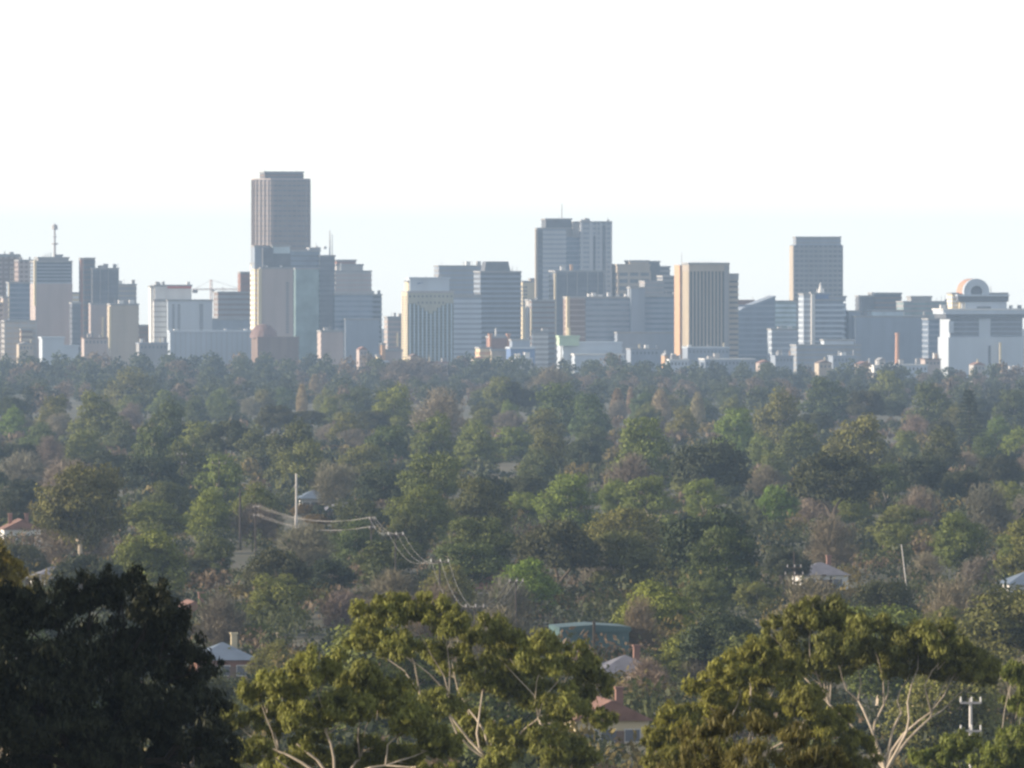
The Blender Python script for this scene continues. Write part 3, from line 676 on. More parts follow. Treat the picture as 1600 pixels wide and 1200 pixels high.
# low buildings along the city's edge: (x0, x1, ytop, d, wall, roof, label)
LOW = [
 (1037, 1044, 555, 5150, M_ORANGE, M_ROOF, 'small sunlit orange block among trees below the finned tower'),
 (1073, 1140, 543, 5300, M_BGREY, M_BWHITE, 'blue grey low office at the foot of the finned tower'),
 (1045, 1076, 562, 5120, M_BWHITE, M_WHITE, 'low white shed among trees left of the finned tower foot'),
 (1100, 1180, 561, 5150, M_BGREY, M_WHITE, 'long low pale roof at the treeline right of the finned tower'),
 (1186, 1206, 566, 5050, M_PINK, M_BRICK, 'small pink house at the treeline below the sloping roof block'),
 (1278, 1300, 566, 5080, M_BEIGE, M_BROWN, 'small beige house at the treeline below the slab tower'),
 (1340, 1362, 568, 5060, M_PINK, M_BRICK, 'pinkish house at the treeline left of the brick chimney'),
 (1364, 1402, 571, 5040, M_WHITE, M_WHITE, 'low white building at the foot of the brick chimney'),
 (1404, 1450, 570, 5060, M_BWHITE, M_WHITE, 'long low white building right of the brick chimney'),
 (1372, 1384, 562, 5200, M_PALE, M_GREY, 'pale boxy house just behind the white low building'),
 (1444, 1470, 561, 5200, M_PINK, M_BROWN, 'pinkish low block left of the ring topped building foot'),
 (1520, 1540, 569, 5100, M_PALE, M_BRICK, 'pale house below the ring topped building'),
 (1570, 1605, 577, 5000, M_BWHITE, M_WHITE, 'low white shed at the right picture edge treeline'),
 (1210, 1240, 556, 5250, M_BGREY, M_BGREY, 'blue grey low block below the teal office'),
 (984, 1030, 545, 5350, M_BGREY, M_GREY, 'blue grey low office below the wide blue office'),
 (650, 700, 566, 5000, M_PINK, M_BRICK, 'pink terrace half buried in trees below the ribbed tower'),
 (800, 832, 560, 5100, M_PALE, M_BWHITE, 'pale low block below the blue walled shed'),
 (560, 574, 545, 5200, M_PINK, M_BRICK, 'pink house in trees below the blue office'),
 (130, 168, 528, 5500, M_PINK, M_BROWN, 'pink low block at the foot of the mullioned tower'),
 (216, 262, 536, 5350, M_GREY, M_BGREY, 'grey low block below the white building'),
 (28, 52, 537, 5400, M_TAN, M_ROOF, 'tan low block left of the pale blue shed'),
 (1300, 1338, 556, 5300, M_BGREY, M_BGREY, 'blue grey low block right of the slab tower foot'),
 (740, 764, 560, 5150, M_TAN, M_TERRA, 'tan low house left of the red church annex'),
 (640, 655, 556, 5220, M_TAN, M_BROWN, 'small tan block at the foot of the ribbed tower'),
]
for x0, x1, y, d, wm, rm, lab in LOW:
    b = B('low_building', lab, d, x0 + 1.5, group='low buildings at the city edge')
    h = b.Z(y); dep = 10 + (x1 - x0) * .1
    o = b.vol('wall', x0 + 1.5, x1, y + 1.2, wm, dep, parapet=False)
    b.windows(o, x0 + 2.5, x1 - 1, y + 3, y + 3 + 7, max(1, int((x1 - x0) / 6)), 1, fill=(.5, .6))
    u0, u1, z = b.U(x0 + 1.5), b.U(x1), b.Z(y + 1.2)
    if x1 - x0 < 26 : MB().prism_y([(u0 - .4, z), (u1 + .4, z), ((u0 + u1) / 2, z + 1.7)], -.4, dep + .4).build('roof', rm, b.root)
    else: MB().box(u0 - .4, u1 + .4, -.4, dep + .4, z, z + .7).build('roof', rm, b.root); b.clutter(x0 + 3, x1 - 3, y, 3, 5)
    if b.rnd.random() < .7:
        u = b.U(b.rnd.uniform(x0 + 3, x1 - 2)); MB().box(u - .4, u + .4, 2, 2.8, z - .3, z + 3.2).box(u - .5, u + .5, 1.9, 2.9, z + 3.2, z + 3.4).build('chimney', b.rnd.choice([M_WHITE, M_ORANGE, M_CREAM]), b.root)
# ------------------------------------------------------------------ tree meshes
def unit(rs, n):
    v = rs.normal(size=(n, 3)); return v / np.linalg.norm(v, axis=1, keepdims=True)
def leaf_quads(C, A, S, L, Wd):
    """diamond leaves: centre C, axis A, side S (n,3), length L and width Wd (n,)"""
    n = len(C); L = np.broadcast_to(L, n)[:, None]; Wd = np.broadcast_to(Wd, n)[:, None]
    V = np.stack([C - A * L / 2, C + S * Wd / 2 + A * L * .05, C + A * L / 2, C - S * Wd / 2 + A * L * .05], 1).reshape(-1, 3)
    return V, np.arange(4 * n).reshape(-1, 4)
def leaves_for(rs, clumps, n, L, Wd, droop=.55, shell=.55, flat=.0):
    """clumps: list of (centre, rx, ry, rz). Leaves lie mostly in each clump's outer shell"""
    w = np.array([c[1] * c[2] + c[1] * c[3] for c in clumps]); w = w / w.sum()
    idx = rs.choice(len(clumps), n, p=w)
    cen = np.array([c[0] for c in clumps])[idx]; rad = np.array([c[1:] for c in clumps])[idx]
    u = unit(rs, n); low = u[:, 2] < -.25; u[low, 2] *= rs.random(low.sum()) * .9
    r = shell + (1 - shell) * rs.random(n) ** .6
    # ragged surface: bumps
    bump = 1 + .16 * np.sin(u[:, 0] * 7 + idx * 1.7) * np.sin(u[:, 1] * 6 + idx) + .13 * np.sin(u[:, 2] * 9 + idx * 2.1) + rs.normal(size=n) * .07
    C = cen + u * rad * (r * bump)[:, None]
    N = u * 1.0 + unit(rs, n) * .75; N /= np.linalg.norm(N, axis=1, keepdims=True)
    A = unit(rs, n) * (1 - droop) + np.array([0, 0, -droop]); A -= N * (A * N).sum(1, keepdims=True)
    A /= np.linalg.norm(A, axis=1, keepdims=True) + 1e-9
    S = np.cross(A, N)
    return leaf_quads(C, A, S, L * (.6 + .8 * rs.random(n)), Wd * (.6 + .8 * rs.random(n)))

def bend(rs, p, q, k, amt):
    p, q = np.array(p, float), np.array(q, float); t = np.linspace(0, 1, k)[:, None]
    P = p + (q - p) * t; off = rs.normal(size=3) * amt * np.linalg.norm(q - p)
    P += np.sin(t * math.pi) * off + np.sin(t * math.pi * 2) * rs.normal(size=3) * amt * .4 * np.linalg.norm(q - p)
    P[:, 2] += np.sin(t[:, 0] * math.pi) * .05 * np.linalg.norm(q - p)
    return [tuple(x) for x in P]
def limbs(rs, clumps, H, r0, fork=.3, sides=6, lean=(0, 0), most=5):
    """trunk forking into limbs, a limb per clump"""
    mb = MB(); top = (lean[0], lean[1], H * fork)
    mb.tube(bend(rs, (0, 0, -.6), top, 5, .04), np.linspace(r0, r0 * .78, 5), sides + 2)
    order = sorted(clumps, key=lambda c: c[0][2])
    nm = max(2, min(most, len(order) // (4 if most == 5 else 2))); T = np.array(top)
    P = np.array([c[0] for c in order]); cen = P[rs.choice(len(P), nm, replace=False)]
    for _ in range(6):
        lab = np.argmin(((P[:, None] - cen[None]) ** 2).sum(2), 1)
        cen = np.array([P[lab == i].mean(0) if (lab == i).any() else cen[i] for i in range(nm)])
    mains = []
    for q in cen:
        q = T + (q - T) * .55; q[2] = max(q[2], T[2] + .05 * H); mains.append(tuple(q))
        mb.tube(bend(rs, top, q, 5, .07), np.linspace(r0 * .62, r0 * .36, 5), sides)
    for c in order:
        q = c[0]; h = min(mains, key=lambda m: (m[0] - q[0]) ** 2 + (m[1] - q[1]) ** 2 + .4 * (m[2] - q[2]) ** 2)
        e = q
        mb.tube(bend(rs, h, e, 5, .1), np.linspace(r0 * .34, r0 * .07, 5), max(4, sides - 2))
        for _ in range(2):
            t = unit(rs, 1)[0] * np.array(c[1:]) * .7
            mb.tube(bend(rs, tuple(np.array(h) * .35 + np.array(e) * .65), tuple(np.array(q) + t), 3, .08), [r0 * .14, r0 * .09, r0 * .03], 4)
    return mb

def gum_clumps(rs, H, Wd, n, low=.42, r=(.14, .24), umbrella=False):
    out = []; pts = []
    for k in range(n * 40):
        if len(out) >= n: break
        a = rs.random() * 2 * math.pi; t = rs.random() ** .8
        z = low + (1 - low) * rs.random()
        env = math.sqrt(max(0, 1 - ((z - low - .18) / (1.02 - low - .18)) ** 2)) if z > low + .18 else .75 + .25 * (z - low) / .18
        if umbrella: env = math.sqrt(max(0, 1 - ((z - low) / (1.02 - low)) ** 2)); t = rs.random() ** .5
        rad = Wd * (r[0] + (r[1] - r[0]) * rs.random())
        R = max(0, Wd / 2 * env - rad * .7) * t
        p = np.array((R * math.cos(a), R * math.sin(a), min(z * H, H - rad * .62)))
        if all(np.linalg.norm((p - q) / np.array((1, 1, .7))) > .62 * (rad + rq) for q, rq in pts):
            pts.append((p, rad)); out.append((tuple(p), rad * (.9 + .3 * rs.random()), rad * (.9 + .3 * rs.random()), rad * (.8 + .25 * rs.random())))
    return out

PROTO = {}
def add_proto(kind, crown_m, V, F, trunk_mb, trunk_m, Wd, H):
    k = len(PROTO.setdefault(kind, []))
    PROTO[kind].append((raw_mesh('crown', V, F, crown_m), trunk_mb.mesh('trunk', trunk_m), Wd, H))

def build_protos():
    # mid distance gums
    for s in range(7):
        rs = np.random.RandomState(100 + s); Wd, H = 11.5, 12.5
        c = gum_clumps(rs, H, Wd, [18, 20, 24, 16, 26, 20, 22][s], [.22, .3, .16, .34, .14, .26, .2][s])
        V, F = leaves_for(rs, c, 14000, .46, .24, .5)
        add_proto('gum', M_GUM, V, F, limbs(rs, c, H, .34, .24 + .1 * rs.random()), M_BARK, Wd, H)
    # far gums: coarser
    for s in range(5):
        rs = np.random.RandomState(200 + s); Wd, H = 11.5, 11.5
        c = gum_clumps(rs, H, Wd, 18 + s, .1)
        V, F = leaves_for(rs, c, 8500, .5, .36, .4)
        add_proto('far_gum', M_GUM, V, F, limbs(rs, c, H, .34, .25, 5), M_BARK, Wd, H)
    # dense dark domes
    for s in range(4):
        rs = np.random.RandomState(300 + s); Wd, H = 12, 12.5; c = []
        for i in range(34):
            u = unit(rs, 1)[0]; u[2] = abs(u[2]) * 1.1 - .25; u /= np.linalg.norm(u); rr = .58 + .14 * rs.random(); q = Wd * (.12 + .06 * rs.random())
            c.append(((u[0] * Wd / 2 * rr, u[1] * Wd / 2 * rr, H * .52 + u[2] * H * .46 * rr), q, q, q * .75))
        V, F = leaves_for(rs, c, 12000, .42, .24, .25)
        add_proto('dark', M_DARK, V, F, limbs(rs, c[:10], H, .38, .2), M_DBARK, Wd, H)
    # bare winter trees: twigs radiating from limb ends
    for s in range(4):
        rs = np.random.RandomState(400 + s); Wd, H = 10, 10.5; c = gum_clumps(rs, H, Wd, 20, .2, (.13, .2))
        tm = limbs(rs, c, H, .26, .2)
        n = 6500; idx = rs.randint(0, len(c), n); cen = np.array([k[0] for k in c])[idx]; rad = np.array([k[1:] for k in c])[idx]
        u = unit(rs, n); C = cen + u * rad * (rs.random(n) ** .5)[:, None] * 1.25
        out = C - np.array((0, 0, H * .25)); out /= np.linalg.norm(out, axis=1, keepdims=True)
        A = out * .8 + unit(rs, n) * .7; A /= np.linalg.norm(A, axis=1, keepdims=True)
        S = np.cross(A, unit(rs, n)); S /= np.linalg.norm(S, axis=1, keepdims=True)
        V, F = leaf_quads(C, A, S, 1.0 + .9 * rs.random(n), .055 + .05 * rs.random(n))
        add_proto('bare', M_TWIG, V, F, tm, M_DBARK, Wd, H)
    # upright poplars
    for s in range(2):
        rs = np.random.RandomState(500 + s); Wd, H = 4.0, 13.0; n = 3200
        z = .12 + .86 * rs.random(n); rr = Wd / 2 * np.sin(np.clip(z, 0, 1) ** .6 * math.pi) ** .5 * rs.random(n) ** .5; a = rs.random(n) * 2 * math.pi
        C = np.stack([rr * np.cos(a), rr * np.sin(a), z * H], 1); A = np.stack([np.cos(a) * .25, np.sin(a) * .25, np.ones(n)], 1) + unit(rs, n) * .3
        A /= np.linalg.norm(A, axis=1, keepdims=True); S = np.cross(A, unit(rs, n)); S /= np.linalg.norm(S, axis=1, keepdims=True)
        V, F = leaf_quads(C, A, S, 1.0 + rs.random(n) * .6, .09 + .06 * rs.random(n))
        mb = MB().tube([(0, 0, -.5), (.1, 0, H * .5), (0, .1, H * .95)], [.2, .12, .03], 6)
        for i in range(14):
            zz = H * (.15 + .05 * i); an = i * 2.4; mb.tube([(0, 0, zz), (.8 * math.cos(an), .8 * math.sin(an), zz + 1.6), (1.0 * math.cos(an), 1.0 * math.sin(an), zz + 3)], [.07, .05, .02], 4)
        add_proto('poplar', M_TWIG, V, F, mb, M_DBARK, Wd, H)
    # layered conifer
    for s in range(2):
        rs = np.random.RandomState(600 + s); Wd, H = 9.0, 21.0; Cs, As, mb = [], [], MB().tube([(0, 0, -.5), (.1, .05, H * .5), (0, 0, H)], [.4, .24, .04], 8)
        for w in range(17):
            z = H * (.1 + .052 * w); R = Wd / 2 * (1 - w / 18.0) ** .75 * (.85 + .3 * rs.random()); nb = 9
            for b_ in range(nb):
                an = 2 * math.pi * (b_ + rs.random() * .5) / nb; tip = (R * math.cos(an), R * math.sin(an), z + R * .12)
                mb.tube([(0, 0, z), tip], [.08, .02], 4); m = 46; t = .15 + .85 * rs.random(m)
                Cs.append(np.array(tip) * np.stack([t, t, np.ones(m)], 1) + np.array((0, 0, -.1)) + rs.normal(size=(m, 3)) * np.array((.28, .28, .2)))
                As.append(np.tile(np.array((math.cos(an), math.sin(an), -.15)), (m, 1)) + rs.normal(size=(m, 3)) * .5)
        C = np.concatenate(Cs); A = np.concatenate(As); A /= np.linalg.norm(A, axis=1, keepdims=True); S = np.cross(A, unit(rs, len(C))); S /= np.linalg.norm(S, axis=1, keepdims=True)
        V, F = leaf_quads(C, A, S, .75, .22)
        add_proto('conifer', M_NEEDLE, V, F, mb, M_DBARK, Wd, H)
    # ochre shrubs
    for s in range(3):
        rs = np.random.RandomState(700 + s); Wd, H = 6.0, 4.2
        c = [((1.7 * math.cos(a), 1.7 * math.sin(a), 1.7 + .8 * rs.random()), 1.3, 1.3, 1.2) for a in np.arange(7) * .9] + [((0, 0, 2.8), 1.5, 1.5, 1.2)]
        V, F = leaves_for(rs, c, 5500, .34, .16, .1)
        add_proto('shrub', M_SHRUB, V, F, limbs(rs, c, H, .14, .15), M_DBARK, Wd, H)
build_protos()

ALLT = []      # every tree: dict(x, y, w, d, kind, h) in photograph pixels
TR = random.Random(5)
KINDS = {'gum': ('gum_tree', 12.5), 'dark': ('evergreen_tree', 12.5), 'bare': ('bare_tree', 10.0), 'poplar': ('poplar_tree', 13.0),
         'conifer': ('conifer_tree', 21.0), 'shrub': ('shrub', 4.0), 'bright': ('gum_tree', 11.5)}
TINTS = {'gum': [(1, 1, 1), (.75, .85, .9), (1.25, 1.18, .95), (.65, .72, .7), (1.15, 1.2, 1.0), (1.22, 1.16, 1.0)],
         'dark': [(1, 1, 1), (.8, .85, .9), (1.25, 1.15, .95)], 'bare': [(1, 1, 1), (1.2, 1.12, 1.12), (.8, .78, .8), (1.0, .92, .88)],
         'poplar': [(1.6, 1.5, 1.15), (1.5, 1.35, 1.15)], 'conifer': [(1, 1, 1)], 'shrub': [(1, 1, 1), (1.2, .95, .8)], 'bright': [(1.15, 1.45, .85), (1.4, 1.45, .85)]}
def plan(x, y, w, kind, h=None, tint=None, d=None, hand=True):
    h0 = KINDS[kind][1]; h = h or h0 * TR.uniform(.9, 1.12)
    if d is None:
        d = d_of_top(y, h)
        if kind not in ('poplar', 'conifer', 'shrub'):
            for _ in range(4): h = min(19.0, max(h, w * d * PX / 1.12)); h = min(h, 1.12 * w * d * PX); d = d_of_top(y, h)
    h = max(2.0, zat(y, d) - gz(d))
    t = dict(x=x, y=y, w=w, d=d, kind=kind, h=h, tint=tint or TR.choice(TINTS[kind]), hand=hand)
    ALLT.append(t); return t

# trees read off the photograph: x, row of the top, width in pixels, kind
HAND = '''205 578 92 gum|150 612 84 gum|85 618 74 gum|18 612 64 dark|262 628 90 gum|305 622 46 gum|355 645 96 dark|190 655 70 gum|245 664 105 gum|312 660 82 gum
90 645 52 bare|165 694 92 dark|238 700 112 dark|125 727 158 gum|345 712 100 gum|108 716 92 bare|38 704 84 bare|14 765 72 dark|22 788 50 bright|325 765 84 bright|290 690 90 gum
430 624 74 dark|472 600 20 poplar|492 584 24 poplar|556 605 62 gum|617 603 84 bright|690 612 104 bare|655 560 130 bare|782 590 66 gum|580 634 64 dark|682 650 92 gum|540 645 64 gum|455 660 104 gum
400 668 80 gum|472 690 94 gum|742 660 84 gum|526 722 80 bare|604 720 108 dark|682 710 132 gum|762 730 92 dark|655 758 125 gum|745 748 120 gum
802 588 80 dark|872 600 112 gum|922 615 74 gum|965 606 26 poplar|985 604 14 poplar|1032 608 36 poplar|1090 612 26 poplar|862 574 84 bare|852 640 82 gum|912 680 74 dark|1002 655 122 gum|1112 674 142 dark|1152 640 82 bright
985 714 104 bare|1082 716 72 gum|820 732 74 dark|892 742 110 bright|960 748 70 bright|1012 746 112 gum|1112 781 172 dark|872 795 150 dark|1160 744 34 bright|1130 735 50 gum
1220 610 84 gum|1292 590 92 gum|1352 600 72 dark|1385 580 62 gum|1456 599 84 gum|1514 603 66 conifer|1580 610 64 gum|1250 660 92 gum|1342 650 122 gum|1432 650 54 bare|1472 670 74 gum|1302 690 162 dark|1442 700 112 dark|1382 726 84 gum|1562 700 84 dark|1272 755 84 bare|1332 766 64 bright|1230 782 84 shrub|1575 752 64 bright|1540 762 100 bare|1592 668 64 bright
32 838 92 dark|235 828 140 gum|300 862 70 dark|335 836 80 gum|342 930 90 bare|435 896 108 gum|432 842 118 dark|512 862 100 dark|535 920 72 bare|428 1000 90 gum|405 972 60 gum
785 902 110 bare|700 880 100 gum|640 800 90 gum|925 906 106 shrub|1000 940 96 bare|1066 985 104 bright|1012 1030 92 bare|1105 1000 90 bare|1125 826 130 gum|1105 902 84 gum|1182 908 74 gum|1060 850 90 gum
1402 818 74 gum|1300 806 90 bare|1385 892 118 dark|1478 945 96 gum|1562 956 64 gum|1500 800 100 gum|1582 835 80 gum|1350 838 70 shrub|1445 862 70 bare|1530 870 80 bare|1230 850 80 dark|1250 935 90 dark|1590 985 90 gum'''
for t in HAND.replace('\n', '|').split('|'):
    x, y, w, k = t.split(); plan(float(x), float(y), float(w), k)

# clear views: x0, x1, y0, y1, distance of what is seen there
HOUSES = [  # x0, x1, row of the roof, height, wall, roof, shape, label
 (4, 56, 812, 5.0, 'white', 'red', 'gable', 'white gabled house with red chimneys at the left picture edge'),
 (45, 150, 886, 4.8, 'white', 'slate', 'hip', 'house with a broad grey lavender roof above the dark left tree'),
 (300, 392, 1006, 4.6, 'brick', 'blue', 'hip', 'house with pale blue roof behind the dark left tree'),
 (868, 976, 976, 5.0, 'green', 'green', 'shed', 'large green metal shed above the middle gum'),
 (945, 1010, 1026, 4.6, 'white', 'slate', 'hip', 'white house with grey roof below the green shed'),
 (915, 979, 1095, 4.8, 'cream', 'red', 'gable', 'house with red tiled gable right of the middle gum'),
 (1246, 1320, 880, 4.6, 'white', 'slate', 'hip', 'white house among trees above the right gum'),
 (1573, 1640, 894, 4.6, 'white', 'blue', 'hip', 'white house with blue grey roof at the right picture edge'),
 (1440, 1560, 1074, 4.8, 'cream', 'slate', 'hip', 'pale house behind the right gum crown'),
 (474, 504, 766, 4.8, 'white', 'blue', 'hip', 'small house with pale blue roof right of the white pole'),
 (506, 580, 784, 4.6, 'dun', 'slate', 'hip', 'house with long grey roof beside the wires'),
 (282, 312, 940, 4.6, 'cream', 'red', 'gable', 'small cream house just right of the dark left tree'),
 (740, 800, 900, 4.6, 'dun', 'red', 'hip', 'red roofed house in the middle with a lit chimney'),
 (270, 300, 732, 5.0, 'white', 'blue', 'hip', 'small pale house beneath television aerials on the left'),
]
CLEAR = [(x0 + 8, x1 - 8, y + 1, y + 8, d_of_top(y, h)) for x0, x1, y, h, *_ in HOUSES if y in (812, 1006, 976, 1026, 880, 894, 766)]
CLEAR += [(1505, 1535, 1090, 1150, 640), (456, 473, 738, 815, 1800), (371, 403, 763, 838, 1600), (410, 590, 790, 812, 1400), (600, 708, 828, 880, 1150), (700, 790, 910, 940, 700), (1232, 1252, 865, 905, 1150), (1416, 1428, 848, 885, 1200)]
def blocked(x, y, w, d, h):
    k = d * PX
    for x0, x1, y0, y1, dd in CLEAR:
        if d < dd and x + w * .5 > x0 and x - w * .5 < x1 and y < y1: 
            if y + h / k > y0: return True
    return False
def fill(n, y0, y1):
    for _ in range(n):
        y = TR.uniform(y0, y1); x = TR.uniform(-30, 1630)
        r = TR.random(); kind = 'gum' if r < .62 else 'dark' if r < .78 else 'bare' if r < .91 else 'bright' if r < .965 else 'shrub'
        h = KINDS[kind][1] * TR.uniform(.72, 1.05); d = d_of_top(y, h)
        wm = {'gum': 15.5, 'dark': 14, 'bare': 12, 'bright': 12, 'shrub': 7, 'poplar': 3.6}[kind] * TR.uniform(.75, 1.15); w = wm / (d * PX)
        if blocked(x, y, w, d, h): continue
        if any(abs(x - t['x']) < (.34 * (w + t['w'])) and abs(y - t['y']) < .115 * (w + t['w']) for t in ALLT): continue
        if any(t['hand'] and t['w'] > 72 and abs(x - t['x']) < .4 * t['w'] + .25 * w and 0 < y - t['y'] < .4 * t['w'] for t in ALLT): continue
        plan(x, y, w, kind, h, d=d, hand=False)
fill(5000, 800, 1040); fill(5000, 690, 800); fill(7000, 604, 690)
NEARD = d_of_top(602, 12.0)

# landmarks on the skyline that name the column a tree stands in
MARKS = [(0, 'far left towers'), (84, 'antenna tower'), (160, 'mullioned tower'), (250, 'white building'), (340, 'tower crane'), (440, 'tallest tower'), (550, 'stepped pink tower'), (668, 'ribbed beige tower'), (780, 'tapered penthouse tower'),
         (895, 'spire tower'), (990, 'concrete grid block'), (1105, 'finned tower'), (1180, 'sloping roof block'), (1278, 'slab tower'), (1400, 'brick chimney'), (1530, 'ring topped building')]
LOOK = {'gum': 'olive gum tree', 'dark': 'dark dense evergreen', 'bare': 'bare brownish winter tree', 'poplar': 'slim bare poplar', 'conifer': 'tall layered conifer', 'shrub': 'ochre rounded shrub', 'bright': 'bright green tree'}
GROUPS = {'gum': 'gum trees of the suburb', 'dark': 'dark evergreens of the suburb', 'bare': 'bare winter trees of the suburb', 'poplar': 'slim poplars of the suburb', 'conifer': 'conifers of the suburb', 'shrub': 'ochre shrubs of the suburb', 'bright': 'bright green trees of the suburb'}
ORD = 'first second third fourth fifth sixth seventh eighth ninth tenth eleventh twelfth thirteenth fourteenth fifteenth sixteenth seventeenth eighteenth nineteenth twentieth'.split()
ORD += ['twenty-' + o for o in ORD[:9]] + ['thirtieth'] + ['thirty-' + o for o in ORD[:9]]
def place_trees():
    cols = {}
    for t in sorted(ALLT, key=lambda t: t['y']):
        mk = min(MARKS, key=lambda m: abs(m[0] - t['x']))[1]; key = (mk, t['kind']); cols[key] = cols.get(key, 0) + 1
        t['mk'], t['rank'] = mk, cols[key]
    for t in ALLT:
        kind = t['kind']; pk = 'gum' if kind == 'bright' else kind
        if pk == 'gum' and t['d'] > 1900: pk = 'far_gum'
        cm, tm, Wd, H = TR.choice(PROTO[pk]); d = t['d']
        one = cols[(t['mk'], kind)] == 1
        lab = ('only ' if one else '') + LOOK[kind] + ' in the column below the ' + t['mk'] + ('' if one else ', ' + ORD[t['rank'] - 1] + ' counting down')
        root = tag(empty(KINDS[kind][0], (xat(t['x'], d), d, gz(d) - .2), TR.uniform(0, 6.28)), lab, 'tree' if kind != 'shrub' else 'shrub', GROUPS[kind])
        sx = t['w'] * d * PX / Wd; sz = t['h'] / H; root.scale = (sx, sx * TR.uniform(.85, 1.1), sz)
        for nm, me in (('trunk', tm), ('crown', cm)):
            o = link(nm, me, root)
            if nm == 'crown': o.color = (*[c * TR.uniform(.92, 1.08) for c in t['tint']], 1)
place_trees()
print('TREES', len(ALLT), {k: sum(t['kind'] == k for t in ALLT) for k in KINDS})

def far_wood():
    """the trees past the nearest few hundred, too small to pick apart: one mass up to the city"""
    rs = np.random.RandomState(9); base = []
    for s in range(6):
        c = gum_clumps(rs, 11.0, 11.0, 10, .15, (.16, .26)); base.append(leaves_for(rs, c, 560, 1.15, .95, .2)[0])
    groups = {0: [], 1: [], 2: []}; pts = []
    for _ in range(16000):
        x = rs.uniform(-40, 1640); tl = np.interp(x, [0, 250, 420, 600, 800, 1000, 1200, 1600], [545, 549, 553, 560, 562, 567, 572, 577]); tl += 5 * math.sin(x * .031) + 4 * math.sin(x * .083 + 1); y = tl - 5 + (612 - tl) * rs.random()
        h = rs.uniform(8, 13.5); d = d_of_top(y, h)
        if d > 5000: d = rs.uniform(4700, 5240); h = zat(y, d) - gz(d)
        if h > 19.5: continue
        if d < 3150: continue
        w = max(rs.uniform(9, 15), h * .95); wp = w / (d * PX)
        if any(abs(x - a) < .36 * (wp + b) and abs(y - c) < 3.2 for a, c, b in pts): continue
        pts.append((x, y, wp)); V = base[rs.randint(6)]; a = rs.rand() * 6.28
        R = np.array([[math.cos(a), -math.sin(a), 0], [math.sin(a), math.cos(a), 0], [0, 0, 1]])
        P = (V * np.array((w / 11, w / 11, h / 11))) @ R.T + np.array((xat(x, d), d, gz(d)))
        groups[rs.choice(3, p=[.55, .25, .2])].append(P)
    V = []; mi = []
    for k, L in groups.items():
        for P in L: V.append(P); mi += [k] * (len(P) // 4)
    V = np.concatenate(V); me = raw_mesh('distant_trees', V, np.arange(len(V)).reshape(-1, 4), leaf_mat('far_gum_leaves', (0.075, 0.088, 0.036)))
    me.materials.append(leaf_mat('far_dark_leaves', (0.045, 0.055, 0.03))); me.materials.append(leaf_mat('far_bare_twigs', (0.17, 0.13, 0.09)))
    me.polygons.foreach_set('material_index', np.array(mi, np.int32)); o = link('distant_trees', me, None, 'stuff')
    o['label'] = 'mass of small hazy trees between the suburb and the city'; o['category'] = 'trees'
    print('FAR', len(pts), len(V) // 4)
far_wood()

def undergrowth():
    """garden hedges and shrubs that cover the ground between the trees"""
    rs = np.random.RandomState(31); base = []
    for k in range(5):
        c = [((rs.normal() * .9, rs.normal() * .9, .9 + rs.random() * .8), 1.3, 1.3, 1.0) for _ in range(5)]; base.append((leaves_for(rs, c, 70, .95, .6, .2)[0], leaves_for(rs, c, 200, .46, .24, .2)[0]))
    V = []; mi = []
    for _ in range(3000):
        d = 560 + 2800 * rs.random() ** 1.1; x = rs.uniform(-.068, .068) * d; s = rs.uniform(.8, 2.0); h = s * rs.uniform(.7, 1.5)
        px, py = 800 + x / (d * PX), HY + (EYE - gz(d) - 2.6 * h) / (d * PX)
        if blocked(px, py, 5 * s / (d * PX), d, 2.6 * h): continue
        a = rs.rand() * 6.28; R = np.array([[math.cos(a), -math.sin(a), 0], [math.sin(a), math.cos(a), 0], [0, 0, 1]])
        V.append((base[rs.randint(5)][int(d < 1700)] * np.array((s, s, h))) @ R.T + np.array((x, d, gz(d) - .2))); mi += [rs.choice(4, p=[.45, .25, .15, .15])] * (len(V[-1]) // 4)
    V = np.concatenate(V); me = raw_mesh('undergrowth', V, np.arange(len(V)).reshape(-1, 4), leaf_mat('hedge_leaves', (0.07, 0.08, 0.03)))
    for nm, c in (('hedge_dark', (.04, .05, .025)), ('hedge_brown', (.15, .11, .07)), ('hedge_ochre', (.15, .12, .04))): me.materials.append(leaf_mat(nm, c))
    me.polygons.foreach_set('material_index', np.array(mi, np.int32)); o = link('undergrowth', me, None, 'stuff')
    o['label'] = 'garden hedges and low shrubs between the suburb trees'; o['category'] = 'undergrowth'
undergrowth()
